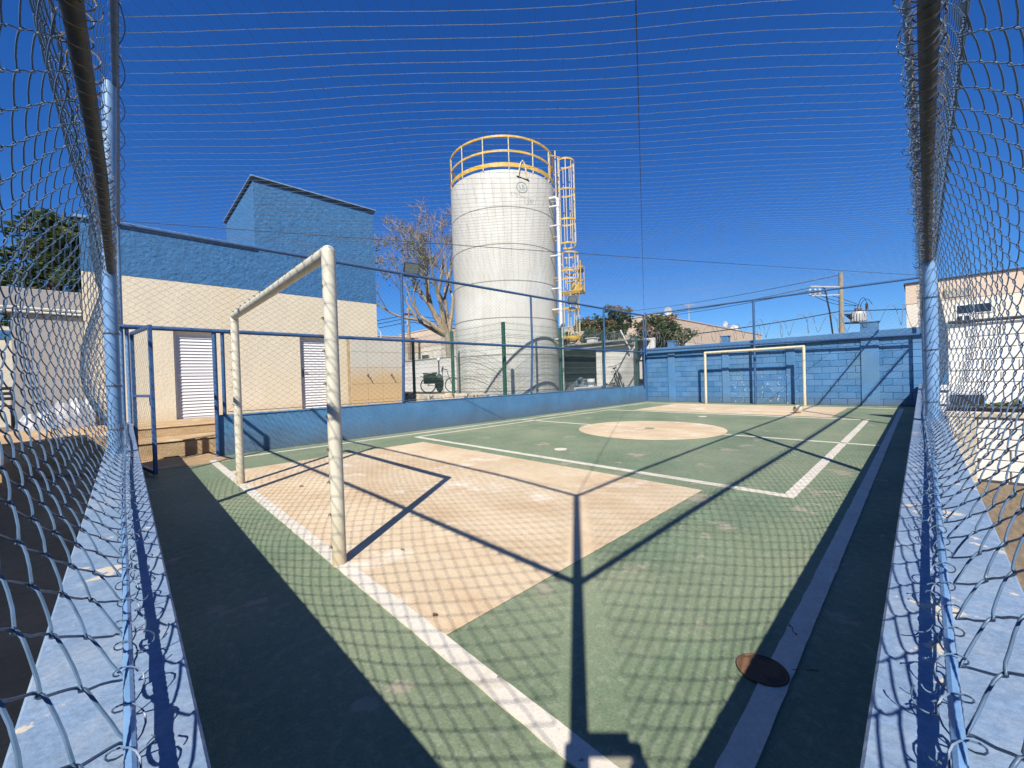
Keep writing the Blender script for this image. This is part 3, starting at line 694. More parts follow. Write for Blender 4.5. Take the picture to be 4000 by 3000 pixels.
for c in ico:
    e1 = np.cross(c, [0.3, 0.5, 0.8]); e1 /= np.linalg.norm(e1); e2 = np.cross(c, e1)
    rr = 0.33; ring = [c * math.cos(rr) + math.sin(rr) * (math.cos(2 * PI * k / 5) * e1 + math.sin(2 * PI * k / 5) * e2) for k in range(5)]
    pts = np.array([c] + ring) * (BR + 0.0012) + np.array([bx, by, BR])
    if c[2] > 0.9 or c[0] > 0.5: continue
    obj('ball_patch', MB().add(pts, None, [[0, 1 + k, 1 + (k + 1) % 5] for k in range(5)]), 'black' if c[2] > 0.2 else 'ballwhite', ball)

cov = thing('manhole_cover', 'small rusty round iron cover set into the court touchline', 'manhole cover', (1.672, 0.428, 0.0))
obj('rim', MB().lathe([(0.085, 0.002), (0.084, 0.006), (0.078, 0.007), (0.076, 0.003)], (1.672, 0.428, 0.004), 40), 'rust', cov, True)
obj('lid', MB().prism(disc(1.672, 0.428, 0.0755, 40), 0.001, 0.0078), 'rust', cov)
for k in range(-3, 4):
    hw = math.sqrt(0.068 ** 2 - (k * 0.019) ** 2); obj('lid_rib', MB().box((1.672 + k * 0.019 - 0.004, 0.428 - hw, 0.0078), (1.672 + k * 0.019 + 0.003, 0.428 + hw, 0.0092), 0.0004), 'rust', cov)
def floodlight(x, y, z, wd, ht, tilt, yaw, label):
    f_ = thing('floodlight', label, 'floodlight', (x, y, z), yaw, 'floodlights on the far side fence')
    R_ = np.array(Matrix.Rotation(tilt, 3, 'X'))
    def loc(mb): mb.v = [v @ R_.T + np.array([0, 0, ht * 0.55]) for v in mb.v]; return mb
    obj('housing', loc(MB().box((-wd / 2, -0.012, -ht / 2), (wd / 2, 0.045, ht / 2), 0.01)), 'black', f_, local=True)
    obj('heat_sink', loc(MB().box((-wd / 2, -0.016, -ht / 2 - 0.075), (wd / 2, 0.06, -ht / 2 - 0.002), 0.006)), 'black', f_, local=True)
    obj('lens', loc(MB().box((-wd / 2 + 0.018, -0.018, -ht / 2 + 0.018), (wd / 2 - 0.018, -0.0125, ht / 2 - 0.018), 0.001)), 'led', f_, local=True)
    obj('bracket', MB().tube([(-wd / 2 - 0.012, 0.02, ht * 0.55), (-wd / 2 - 0.012, 0.03, 0.02), (wd / 2 + 0.012, 0.03, 0.02), (wd / 2 + 0.012, 0.02, ht * 0.55)], 0.008, 6), 'black', f_, local=True)
floodlight(4.67, 7.9, HT + 0.03, 0.34, 0.24, 0.42, -0.25, 'square black floodlight above the fence post beside the bare tree')
floodlight(10.55, 7.9, HT + 0.06, 0.28, 0.20, 0.42, -0.75, 'small black floodlight on the fence rail beside the yellow ladder')

# ================================================================== SCHOOL BUILDING, STEPS, WASH WALL
YB = 11.2
sb = thing('school_building', 'cream and blue stuccoed building with a taller block on its roof', 'building', (2.4, 13.5, 0.45))
D1 = (0.78, 1.52, 2.36); D2 = (3.28, 4.02, 2.36); ZP = 0.457
segs = [(-0.53, D1[0]), (D1[1], D2[0]), (D2[1], 5.40)]
m = MB()
for a, b in segs: m.box((a, YB, ZP), (b, YB + 0.2, 2.36))
m.box((-0.53, YB, 2.3605), (5.40, YB + 0.2, 3.44)); m.box((-0.53, YB + 0.2, ZP), (-0.33, 18, 3.44)); m.box((5.20, YB + 0.2, ZP), (5.40, 18, 3.44))
obj('lower_wall', m, 'stucco_cream', sb)
m = MB(); m.box((-0.535, YB - 0.004, 3.441), (5.404, YB + 0.2, 4.44)); m.box((-0.535, YB + 0.2, 3.441), (-0.33, 18, 4.44)); m.box((5.2, YB + 0.2, 3.441), (5.404, 18, 4.44))
obj('upper_wall', m, 'stucco_blue', sb)
obj('coping', MB().box((-0.60, YB - 0.06, 4.442), (2.37, YB + 0.22, 4.50), 0.008), 'coping', sb)
obj('drip_edge', MB().box((-0.59, YB - 0.03, 4.42), (2.37, YB - 0.006, 4.441), 0.0), 'coping_dark', sb)
obj('roof_slab', MB().box((-0.3, YB + 0.24, 4.1), (5.2, 17.9, 4.3)), 'coping', sb)
obj('roof_block', MB().box((2.37, YB - 0.006, 4.441), (5.402, 14.72, 6.12)), 'stucco_blue', sb)
obj('roof_block_coping', MB().box((2.31, YB - 0.07, 6.165), (5.46, 14.78, 6.20), 0.006), 'coping', sb)
obj('roof_block_drip', MB().box((2.33, YB - 0.05, 6.121), (5.44, 14.76, 6.164)), 'coping_dark', sb)
obj('antenna_rod', MB().tube([(1.5, 16.0, 4.3), (1.5, 16.0, 5.75)], 0.012, 6), 'pvc', sb)
for (a, b, zt), lab in ((D1, 'left louvred door'), (D2, 'right louvred door')):
    YD = YB - 0.07
    d = obj('door', MB().box((a, YD + 0.16, ZP), (a + 0.05, YD + 0.20, zt)).box((b - 0.05, YD + 0.16, ZP), (b, YD + 0.20, zt)).box((a + 0.051, YD + 0.16, zt - 0.06), (b - 0.051, YD + 0.20, zt)).box((a + 0.051, YD + 0.16, ZP), (b - 0.051, YD + 0.20, ZP + 0.05)).box((a + 0.051, YD + 0.185, ZP + 0.051), (b - 0.051, YD + 0.20, zt - 0.061)), 'doorwhite', sb)
    n = 26; hgt = (zt - 0.06 - ZP - 0.05) / n
    sl = mesh('slat', MB().box((-(b - a) / 2 + 0.052, -0.006, -hgt * 0.60), ((b - a) / 2 - 0.052, 0.006, hgt * 0.60), 0.002, rot=Matrix.Rotation(-0.36, 3, 'X')), 'doorwhite')
    for i in range(n):
        inst('slat', sl, ((a + b) / 2, YD + 0.168, ZP + 0.05 + hgt * (i + 0.5)), d)
    obj('mid_rail', MB().box((a + 0.051, YD + 0.152, 1.40), (b - 0.051, YD + 0.18, 1.45), 0.002), 'doorwhite', d)
    hx_ = a + 0.075
    if a > 2: obj('handle', MB().box((hx_ - 0.015, YD + 0.14, 1.33), (hx_ + 0.015, YD + 0.155, 1.52), 0.003).tube([(hx_, YD + 0.13, 1.45), (hx_ + 0.1, YD + 0.12, 1.45)], 0.008, 6), 'black', d)
    obj('head_reveal', MB().box((a, YB + 0.002, zt + 0.0), (b, YB + 0.2, zt + 0.0004)), 'stucco_cream', sb)

st = thing('concrete_steps', 'two dusty tan concrete steps up to the white louvred door', 'steps', (0.4, 8.9, 0))
def slab_step(x0, x1, y0, y1, z0, z1):
    s_ = obj('step', MB().box((x0, y0, z0), (x1, y1, z1 - 0.002), 0.015), 'riser', st)
    obj('tread', MB().box((x0 - 0.005, y0 - 0.02, z1 - 0.002), (x1, y1, z1 + 0.016), 0.008), 'concrete_tan', s_)
slab_step(-0.10, 1.75, 8.52, 9.40, 0.0, 0.265)
slab_step(-0.10, 1.75, 9.395, 9.9, 0.27, 0.44)

ww = thing('wash_wall', 'stained cream tiled wash wall with two taps beside the school', 'wall', (5.05, 10.55, 0.455))
obj('wall_core', MB().box((4.29, 10.512, 0.455), (5.80, 10.72, 2.32), 0.004), 'grout', ww)
xs_t = [4.29, 4.749, 5.18, 5.636, 5.80]; zs_t = [0.46, 0.664, 1.098, 1.535, 1.962, 2.318]
for i in range(4):
    for j in range(5):
        obj('tile', MB().box((xs_t[i] + 0.003, 10.50, zs_t[j] + 0.003), (xs_t[i + 1] - 0.003, 10.511, zs_t[j + 1] - 0.003), 0.0015), 'tile', ww)
for x in (4.734, 5.42):
    tp = obj('tap', MB().tube([(x, 10.50, 1.32), (x, 10.40, 1.32), (x, 10.385, 1.28)], 0.012, 8), 'black', ww, True)
    obj('tap_handle', MB().tube([(x - 0.022, 10.43, 1.36), (x + 0.022, 10.43, 1.36)], 0.005, 6).tube([(x, 10.43, 1.33), (x, 10.43, 1.37)], 0.007, 6), 'black', tp, True)
for x in (4.66, 5.36):
    obj('pipe_hole', MB().lathe([(0.022, 0.0), (0.022, 0.008), (0.001, 0.008)], (x, 10.499, 2.24), 12, 'y'), 'black', ww)

# ================================================================== WATER TANK
TC = np.array([10.01, 10.49]); TR = 1.85; ZB, ZT = 0.60, 7.735
tk = thing('water_tank', 'tall white concrete cylinder water tank with yellow guard rail', 'water tank', (TC[0], TC[1], ZB))
seams = [ZB, 0.724, 1.886, 3.064, 4.234, 5.396, 6.557, ZT]
for a, b in zip(seams[:-1], seams[1:]):
    obj('concrete_ring', MB().lathe([(TR - 0.05, a), (TR - 0.012, a + 0.004), (TR, a + 0.016), (TR, b - 0.016), (TR - 0.012, b - 0.004), (TR - 0.05, b)], (TC[0], TC[1], 0), 96), 'tankconc', tk, True)
m = MB()
for z in seams[1:-1]: m.lathe([(TR - 0.02, z - 0.018), (TR + 0.003, z - 0.014), (TR + 0.003, z + 0.014), (TR - 0.02, z + 0.018)], (TC[0], TC[1], 0), 96)
obj('joint_sealant', m, 'tankjoint', tk, True)
obj('tank_lid', MB().prism(disc(TC[0], TC[1], TR - 0.03, 64), ZT - 0.08, ZT - 0.01), 'tankconc', tk)
def ring_band(r, z0, z1, th): return MB().lathe([(r - th, z0), (r, z0), (r, z1), (r - th, z1), (r - th, z0)], (TC[0], TC[1], 0), 96)
RR = TR + 0.02
obj('toe_board', ring_band(RR, ZT + 0.07, ZT + 0.20, 0.006), 'yellow', tk, True)
obj('guard_mid_rail', ring_band(RR, ZT + 0.535, ZT + 0.60, 0.03), 'yellow', tk, True)
obj('guard_top_rail', ring_band(RR, ZT + 1.00, ZT + 1.06, 0.04), 'yellow', tk, True)
th_cam = math.atan2(-TC[1], -TC[0])
for k in range(14):
    a = th_cam + (k + 0.28) * 2 * PI / 14
    c = TC + (RR - 0.015) * np.array([math.cos(a), math.sin(a)])
    obj('guard_post', MB().tube([(c[0], c[1], ZT - 0.01), (c[0], c[1], ZT + 1.0)], 0.018, 8), 'yellowpale', tk, True)
# lifting eye (bent white pipe) over the rim, stencil below it
def tpt(u_px, z, off=0.0):
    """point on the tank surface at image-like bearing angle: u is lateral offset in metres from the centre line seen from the court corner"""
    s_ = u_px / TR; base = th_cam - math.asin(max(-1, min(1, -s_)))
    return np.array([TC[0] + (TR + off) * math.cos(base), TC[1] + (TR + off) * math.sin(base), z])
for sgn in (1,):
    P = [tpt(0.50, 7.52, 0.03), tpt(0.60, 7.95, 0.03), tpt(0.655, 8.03, 0.03), tpt(0.71, 7.95, 0.03), tpt(0.80, 7.48, 0.03)]
    obj('lifting_eye', MB().tube(P, 0.026, 8), 'yellowpale', tk, True)
    obj('eye_bracket', MB().tube([tpt(0.46, 7.53, 0.015), tpt(0.86, 7.44, 0.015)], 0.016, 6), 'black', tk)
def stroke(pts, wd): # flat ink stroke wrapped on the tank: pts in (lateral m, z)
    mb = MB(); pts = np.array(pts, float)
    for a, b in zip(pts[:-1], pts[1:]):
        d = (b - a) / (np.linalg.norm(b - a) + 1e-9); nn = np.array([-d[1], d[0]]) * wd / 2
        q = [a - d * wd * .3 + nn, a - d * wd * .3 - nn, b + d * wd * .3 - nn, b + d * wd * .3 + nn]
        mb.add([tpt(p[0], p[1], 0.004) for p in q], [[0, 1, 2, 3]])
    return mb
def add_mb(dst, src):
    for v in src.v: dst.v.append(v)
    for q in src.q: dst.q.append(q + dst.n)
    dst.n += src.n
em = MB(); th = np.linspace(0, 2 * PI, 22); cx_, cz_ = 0.62, 7.19
add_mb(em, stroke(np.c_[cx_ + 0.165 * np.cos(th), cz_ + 0.165 * np.sin(th)], 0.03))
for pts in ([(cx_ - 0.08, cz_ + 0.05), (cx_ - 0.02, cz_ - 0.09)], [(cx_ + 0.02, cz_ + 0.08), (cx_ + 0.03, cz_ - 0.08)], [(cx_ + 0.03, cz_ + 0.08), (cx_ + 0.08, cz_ + 0.01), (cx_ + 0.07, cz_ - 0.07)]):
    add_mb(em, stroke(pts, 0.026))
obj('painted_emblem', em, 'ink', tk)
em = MB(); rl = random.Random(5)
def scribble(x0, x1, z0, dz, hgt):
    x = x0
    while x < x1:
        zc = z0 + dz * (x - x0) / (x1 - x0)
        add_mb(em, stroke([(x, zc + hgt * rl.uniform(.2, .5)), (x + 0.022, zc - hgt * rl.uniform(.0, .5)), (x + 0.045, zc + hgt * rl.uniform(-.2, .5))], 0.012)); x += rl.choice((0.06, 0.075, 0.12))
scribble(0.26, 0.52, 6.99, -0.03, 0.08); scribble(0.27, 0.33, 6.91, 0, 0.08); scribble(0.44, 0.96, 6.90, -0.06, 0.09); scribble(0.68, 0.78, 6.73, 0, 0.06)
def digits(x, z, txt, h):
    gl = {'2': [(0, .9), (.5, 1), (.5, .6), (0, 0), (.6, 0)], '1': [(.05, .8), (.3, 1), (.3, 0)]}
    for ch in txt:
        add_mb(em, stroke([(x + a * h * 0.6, z + b * h) for a, b in gl[ch]], 0.014)); x += h * (0.62 if ch == '2' else 0.4)
digits(0.80, 6.69, '211', 0.11)
obj('painted_lettering', em, 'ink', tk)

# caged ladder and drain pipe on the right flank
la = math.atan2(RT[1], RT[0]) - 0.35                       # outward direction of the ladder
ld = np.array([math.cos(la), math.sin(la)]); lt = np.array([-ld[1], ld[0]])
def lp(o, t_, z): return np.array([*(TC + ld * (TR + o) + lt * t_), z])
ldr = bpy.data.objects.new('ladder', mesh('ladder', MB().tube([lp(0.17, 0.21, 1.6), lp(0.17, 0.21, ZT + 1.05)], 0.02, 8).tube([lp(0.17, -0.21, 1.6), lp(0.17, -0.21, ZT + 1.05)], 0.02, 8), 'yellowpale', True, wloc(tk))); COL.objects.link(ldr); ldr.parent = tk
rung = mesh('rung', MB().tube([(-0.21 * lt[0], -0.21 * lt[1], 0), (0.21 * lt[0], 0.21 * lt[1], 0)], 0.011, 6), 'yellowpale', True)
z = 1.75
while z < ZT + 0.2: inst('rung', rung, lp(0.17, 0, z), ldr); z += 0.29
def hoop(zc, r0=0.30, o0=0.17, ht=0.06):
    th = np.linspace(-PI * 0.72, PI * 0.72, 26)
    cx = o0 + r0 * 0.9
    P = np.array([lp(cx + r0 * math.cos(a), r0 * 1.05 * math.sin(a), 0) for a in th]); K = len(P)
    inn = np.array([lp(cx + (r0 - 0.008) * math.cos(a), (r0 - 0.008) * 1.05 * math.sin(a), 0) for a in th])
    v = np.concatenate([P + [0, 0, zc - ht / 2], P + [0, 0, zc + ht / 2], inn + [0, 0, zc + ht / 2], inn + [0, 0, zc - ht / 2]])
    j = np.arange(K - 1); q = []
    for a in range(4):
        b = (a + 1) % 4; q.append(np.stack([a * K + j, a * K + j + 1, b * K + j + 1, b * K + j], -1))
    return MB().add(v, np.concatenate(q))
for zc in (8.42, 7.42, 6.42, 5.62, 5.30, 4.70, 4.42, 3.42, 2.45):
    obj('cage_hoop', hoop(zc, 0.32 if zc > 5.4 else 0.335, 0.17 if zc > 5.4 else 0.20, 0.055 if zc > 2.6 else 0.10), 'yellow', ldr, True)
for ang in (-2.0, -1.3, -0.65, 0.0, 0.65, 1.3, 2.0):
    for z0, z1, r0, o0 in ((5.62, 8.44, 0.31, 0.17), (2.40, 5.32, 0.325, 0.20)):
        cx = o0 + r0 * 0.9
        obj('cage_strap', MB().tube([lp(cx + r0 * math.cos(ang), r0 * 1.05 * math.sin(ang), z0), lp(cx + r0 * math.cos(ang), r0 * 1.05 * math.sin(ang), z1)], 0.014, 5), 'yellowpale', ldr, True)
for z in (2.3, 3.4, 4.5, 5.9, 7.1):
    obj('stand_off', MB().tube([lp(-0.03, 0.2, z), lp(0.17, 0.2, z)], 0.016, 6).tube([lp(-0.03, -0.2, z), lp(0.17, -0.2, z)], 0.016, 6), 'yellow', ldr, True)
obj('rest_platform', MB().tubes(np.array([[lp(0.2, -0.36 + k * 0.07, 3.98), lp(0.95, -0.36 + k * 0.07, 3.98)] for k in range(10)]), 0.014, 5).tubes(np.array([[lp(0.2 + 0.75 * k, -0.36, 3.98), lp(0.2 + 0.75 * k, 0.3, 3.98)] for k in (0, 1)]), 0.03, 5), 'yellow', ldr)
m = MB()
for (o, t_) in ((0.95, -0.36), (0.95, 0.3), (0.3, 0.3)): m.tube([lp(o, t_, 3.95), lp(o, t_, 4.95)], 0.018, 6)
for z in (4.45, 4.93): m.tube([lp(0.3, 0.3, z), lp(0.95, 0.3, z), lp(0.95, -0.36, z)], 0.016, 6)
for z in (4.02,): m.tube([lp(0.3, 0.3, z), lp(0.95, 0.3, z), lp(0.95, -0.36, z)], 0.04, 6)
obj('platform_railing', m, 'yellow', ldr, True)
obj('platform_box', MB().box(lp(0.75, 0.1, 4.02) - [0.14, 0.14, 0], lp(0.75, 0.1, 4.02) + [0.14, 0.14, 0.28], 0.02), 'yellow', ldr)
obj('lamp_bracket', MB().box(lp(0.93, -0.1, 4.62) - [0.07, 0.07, 0], lp(0.93, -0.1, 4.62) + [0.07, 0.07, 0.12], 0.02), 'black', ldr)
m = MB(); th = np.linspace(0, 1, 12)
m.tube([lp(0.2 + 0.7 * t_, -0.32, 5.1 - 1.1 * t_ * (1 - t_) - 0.3 * t_) for t_ in th], 0.014, 5)
obj('safety_chain', m, 'yellow', ldr, True)
m = MB().tube([lp(0.0, -0.30, ZT + 0.9), lp(0.0, -0.30, ZT + 0.1)], 0.018, 6).tube([lp(0.0, -0.30, ZT + 0.9), lp(0.35, -0.28, ZT + 0.75)], 0.018, 6).tube([lp(0.0, 0.3, ZT + 0.5), lp(0.3, 0.25, ZT + 0.62)], 0.018, 6)
obj('ladder_grab_rail', m, 'yellow', ldr, True)
pipe_o, pipe_t = 0.26, -0.40
obj('overflow_pipe', MB().tube([lp(-0.03, pipe_t, 7.13), lp(pipe_o - 0.05, pipe_t, 7.13), lp(pipe_o, pipe_t, 7.08), lp(pipe_o, pipe_t, 2.2), lp(pipe_o, pipe_t, 0.60)], 0.058, 12), 'pvc', tk, True)
for z in (6.85, 6.2, 5.2, 4.1, 3.4, 2.4): obj('pipe_clamp', MB().tube([lp(-0.03, pipe_t, z), lp(pipe_o, pipe_t, z)], 0.032, 8).tube([lp(pipe_o, pipe_t, z - 0.04), lp(pipe_o, pipe_t, z + 0.04)], 0.068, 12), 'pvc', tk, True)

# ================================================================== GREEN MESH FENCE ROUND THE TANK
gf = thing('mesh_fence', 'dark green welded mesh fence enclosing the white water tank', 'fence', (7.7, 8.2, 0.6))
gx, gy = 7.68, 8.19; GTOP = 2.72
posts = [(gx, gy), (gx, gy + 2.45), (gx, gy + 4.9), (gx, gy + 7.35), (gx + 2.52, gy), (gx + 5.04, gy), (gx + 7.5, gy)]
for x, y in posts: obj('post', MB().box((x - 0.042, y - 0.042, 0.55), (x + 0.042, y + 0.042, GTOP), 0.006), 'greenpost', gf)
def gpanel(p0, p1):
    m = MB(); p0 = np.array([*p0, 0.0]); p1 = np.array([*p1, 0.0]); L = np.linalg.norm(p1 - p0); d = (p1 - p0) / L; nn = np.array([d[1], -d[0], 0])
    if nn @ (TC.tolist() + [0] - p0) > 0: nn = -nn
    folds = [0.66, 1.22, 1.78, 2.34, GTOP - 0.02]
    prof = [(0.62, 0)]
    for f in folds[1:-1]: prof += [(f - 0.05, 0), (f, 0.035), (f + 0.05, 0)]
    prof += [(GTOP + 0.03, 0)]
    n = int(L / 0.055); u_ = np.linspace(0.05, L - 0.05, n)
    P = np.array([[p0 + d * a + nn * (o + 0.035) + np.array([0, 0, z]) for z, o in prof] for a in u_])
    m.tubes(P, 0.0030, 3, caps=False)
    zs_ = [0.66] + [f + dd for f in folds[1:-1] for dd in (-0.05, 0, 0.05)] + [0.85, 1.04, 1.42, 1.6, 1.98, 2.16, 2.52, GTOP - 0.03]
    m.tubes(np.array([[p0 + d * 0.03 + nn * (0.035 + (0.035 if z in folds else 0)) + [0, 0, z], p1 - d * 0.03 + nn * (0.035 + (0.035 if z in folds else 0)) + [0, 0, z]] for z in zs_]), 0.0042, 4, caps=False)
    obj('mesh_panel', m, 'greenwire', gf, True, True)
for a, b in (((gx, gy), (gx, gy + 2.45)), ((gx, gy + 2.45), (gx, gy + 4.9)), ((gx, gy + 4.9), (gx, gy + 7.35)), ((gx, gy), (gx + 2.52, gy)), ((gx + 2.52, gy), (gx + 5.04, gy)), ((gx + 5.04, gy), (gx + 7.5, gy))): gpanel(a, b)
# rough ledge that carries the compound
lg = thing('stone_ledge', 'rough stained retaining ledge under the green mesh fence', 'wall', (7.66, 12, 0))
y = 8.16
while y < 17:
    L = random.uniform(0.55, 0.95); h_ = random.uniform(0.655, 0.70)
    obj('stone', MB().box((7.58 + random.uniform(-0.02, 0.02), y + 0.006, 0.0), (7.72, y + L - 0.006, h_), 0.03), 'stone', lg); y += L
# ================================================================== BEHIND THE TANK
bwl = thing('boundary_wall', 'whitewashed boundary wall behind the delivery bicycle', 'wall', (11.1, 17, 0.6))
obj('wall_body', MB().box((11.0, 12.9, 0.55), (11.18, 27, 2.2), 0.015), 'limewash', bwl)
obj('wall_cap', MB().box((10.97, 12.9, 2.203), (11.21, 27, 2.26), 0.015), 'shedroof', bwl)
bw2 = thing('boundary_wall', 'whitewashed wall behind the shed beyond the blue court wall', 'wall', (16.9, 12, 0.6))
obj('wall_body', MB().box((16.95, 8.3, 0.55), (17.12, 25, 2.75), 0.015), 'limewash', bw2)


def coil(name, label, p0, p1, r, turns, wr=0.004, group='razor wire coils on the walls'):
    p0 = np.array(p0, float); p1 = np.array(p1, float); n = turns * 14; t = np.linspace(0, 1, n); d = (p1 - p0); L = np.linalg.norm(d); d /= L
    side = np.cross(d, [0, 0, 1]); side /= np.linalg.norm(side)
    a = 2 * PI * turns * t + 0.6 * np.sin(t * 23) ; rr = r * (1 + 0.10 * np.sin(t * 40) + 0.06 * np.sin(t * 91))
    P = p0 + d * (L * t + 0.10 * np.sin(a * 0.5))[:, None] + side * (rr * np.cos(a))[:, None] + np.array([0, 0, 1.0]) * (rr * np.sin(a) + 0.04 * np.sin(t * 30))[:, None]
    return tag(obj(name, MB().tube(P, wr, 4), M['razor'], None, True), label, 'razor wire', group)
coil('razor_wire', 'thin looping razor wire along the top of the blue block wall', (15.75, 7.8, 2.52), (15.75, 0.0, 2.58), 0.30, 22, 0.007)
coil('razor_wire', 'tangled razor wire above the shed roof by the trees', (16.75, 13.4, 2.95), (16.75, 7.9, 2.85), 0.30, 24, 0.008)
coil('razor_wire', 'razor wire on the whitewashed wall behind the bicycle', (11.08, 13.0, 2.45), (11.08, 26, 2.45), 0.22, 30, 0.007)

# shed
sh = thing('shed', 'low open shed with grey roof sheet and white side wall', 'shed', (15.9, 11, 0.6))
obj('roof_sheet', MB().box((15.30, 8.45, 2.60), (17.0, 13.4, 2.68), 0.01, rot=Matrix.Rotation(-0.02, 3, 'Y')), 'shedroof', sh)
obj('fascia_beam', MB().box((15.42, 8.5, 2.40), (15.60, 13.35, 2.585), 0.01), 'shedroof', sh)
obj('side_wall', MB().box((15.62, 8.45, 0.55), (15.78, 10.28, 2.58), 0.01), 'limewash', sh)
obj('front_pier', MB().box((15.60, 10.285, 0.55), (15.82, 10.45, 2.58), 0.01), 'limewash', sh)
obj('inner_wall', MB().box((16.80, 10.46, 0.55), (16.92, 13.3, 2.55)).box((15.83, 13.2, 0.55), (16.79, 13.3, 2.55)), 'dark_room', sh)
obj('roof_vent', MB().box((15.9, 10.75, 2.68), (16.25, 11.15, 2.90), 0.01).box((15.85, 10.7, 2.905), (16.3, 11.2, 2.94), 0.01), 'limewash', sh)
tag(obj('sloping_pipe', MB().tube([(15.25, 8.95, 3.05), (15.4, 8.6, 2.2)], 0.03, 8), 'pvc', None, True), 'short white pipe leaning above the shed roof', 'pipe')
rng2 = random.Random(3)
def heap(name, label, cat, c, rad, n, s_, mt):
    mb = MB()
    for _ in range(n):
        a = rng2.uniform(0, 6.28); d = rad * math.sqrt(rng2.random()); hgt = (1 - d / rad) * rad * 0.75
        p = np.array([c[0] + d * math.cos(a) * 0.7, c[1] + d * math.sin(a), c[2] + rng2.uniform(0, max(0.05, hgt))]); k = s_ * rng2.uniform(0.5, 1.3)
        mb.box(p - k * np.array([1, .8, .5]), p + k * np.array([1, .8, .5]), k * 0.25, rot=Matrix.Rotation(rng2.uniform(0, 3), 3, Vector((rng2.random(), rng2.random(), rng2.random() + .1)).normalized()))
    o = obj(name, mb, mt); tag(o, label, cat); return o
heap('junk_heap', 'pile of pale plastic rubbish inside the open shed', 'rubbish', (16.2, 11.6, 0.6), 0.8, 70, 0.085, 'trash_blue')['kind'] = 'stuff'
heap('rubble_heap', 'heap of brown rubble by the shed side wall', 'rubble', (15.2, 9.5, 0.6), 0.45, 24, 0.08, 'soil')['kind'] = 'stuff'
can = thing('white_bucket', 'white and blue bucket standing at the shed opening', 'bucket', (15.2, 10.5, 0.6))
obj('bucket_body', MB().lathe([(0.001, 0.6), (0.15, 0.6), (0.18, 1.0), (0.165, 1.0), (0.14, 0.62)], (15.2, 10.5, 0), 20), 'white', can, True)
obj('bucket_label', MB().lathe([(0.166, 0.72), (0.176, 0.86)], (15.2, 10.5, 0), 20), 'trash_blue', can, True)
tag(obj('white_pipe', MB().tube([(11.6, 8.7, 0.68), (13.5, 8.75, 0.68), (15.0, 8.9, 0.7)], 0.055, 8), 'pvc', None, True), 'long white pipe lying on the ground before the shed', 'pipe')


def bicycle(name, label, loc, rotz, lean=0.0, col='greybike'):
    rim = 'grey' if col == 'greybike' else 'black'
    b = thing(name, label, 'bicycle', loc, rotz, 'bicycles parked in the tank yard')
    R_ = np.array(Matrix.Rotation(lean, 3, 'X'))
    def put(nm, mb, mt, par=b):
        mb.v = [v @ R_.T for v in mb.v]; return obj(nm, mb, mt, par, True, local=True)
    th = np.linspace(0, 2 * PI, 29)[:-1]
    for x in (-0.52, 0.53):
        wv = put('wheel', MB().tubes(np.stack([x + 0.30 * np.cos(th), 0 * th, 0.33 + 0.30 * np.sin(th)], -1)[None], 0.012, 6, closed=True, ref=(0, 1, 0)), rim)
        put('tyre', MB().tubes(np.stack([x + 0.318 * np.cos(th), 0 * th, 0.33 + 0.318 * np.sin(th)], -1)[None], 0.022, 6, closed=True, ref=(0, 1, 0)), 'rubber', wv)
        put('spokes', MB().tubes(np.array([[(x, 0.02, 0.33), (x + 0.3 * math.cos(a), 0, 0.33 + 0.3 * math.sin(a))] for a in th[::2]]), 0.002, 3), rim, wv)
    put('frame', MB().tube([(-0.52, 0, 0.33), (-0.12, 0, 0.30), (-0.20, 0, 0.78), (-0.52, 0, 0.33)], 0.014, 6).tube([(-0.12, 0, 0.30), (0.37, 0, 0.70), (-0.18, 0, 0.72)], 0.018, 6).tube([(0.35, 0, 0.80), (0.42, 0, 0.58), (0.53, 0, 0.33)], 0.017, 6), col)
    put('handlebar', MB().tube([(0.34, 0, 0.80), (0.32, 0, 0.98)], 0.014, 6).tube([(0.20, -0.29, 1.02), (0.30, -0.15, 1.0), (0.32, 0, 0.98), (0.30, 0.15, 1.0), (0.20, 0.29, 1.02)], 0.013, 6), 'black')
    put('saddle', MB().sphere((-0.22, 0, 0.86), 0.13, 12, 8, (1.0, 0.6, 0.3)).tube([(-0.20, 0, 0.76), (-0.22, 0, 0.85)], 0.014, 6), 'black')
    put('crank', MB().tube([(-0.12, 0.05, 0.30), (-0.02, 0.05, 0.17), (-0.02, 0.14, 0.17)], 0.010, 5).tube([(-0.12, -0.05, 0.30), (-0.22, -0.05, 0.43), (-0.22, -0.14, 0.43)], 0.010, 5), 'black')
    put('luggage_rack', MB().tube([(-0.25, 0.07, 0.72), (-0.85, 0.07, 0.72), (-0.85, -0.07, 0.72), (-0.25, -0.07, 0.72)], 0.009, 5).tube([(-0.52, 0.05, 0.34), (-0.75, 0.07, 0.72)], 0.008, 5), 'black')
    return b
va = math.atan2(RT[1], RT[0])
bicycle('bicycle', 'grey delivery bicycle parked before the whitewashed wall', (9.92, 14.72, 0.6), va + 0.15, 0.08)
dbx = thing('delivery_box', 'dark green delivery box mounted behind the bicycle saddle', 'box', (9.62, 15.04, 1.0), va + 0.15)
obj('box_body', MB().box((-0.28, -0.22, 0.0), (0.26, 0.22, 0.40), 0.03), 'greenbox', dbx, local=True)
obj('box_lid', MB().box((-0.30, -0.235, 0.402), (0.28, 0.235, 0.46), 0.02, rot=Matrix.Rotation(0.06, 3, 'Y')), 'greenbox', dbx, local=True)
obj('box_strap', MB().box((-0.04, -0.226, 0.02), (0.0, -0.2205, 0.40)), 'black', dbx, local=True)
rain = tag(obj('rain_cover', MB().sphere((9.92, 14.78, 1.02), 0.42, 16, 10, (0.45, 0.45, 1.0)), 'greenbox', None, True), 'dark green cover draped down over the bicycle saddle', 'cover')
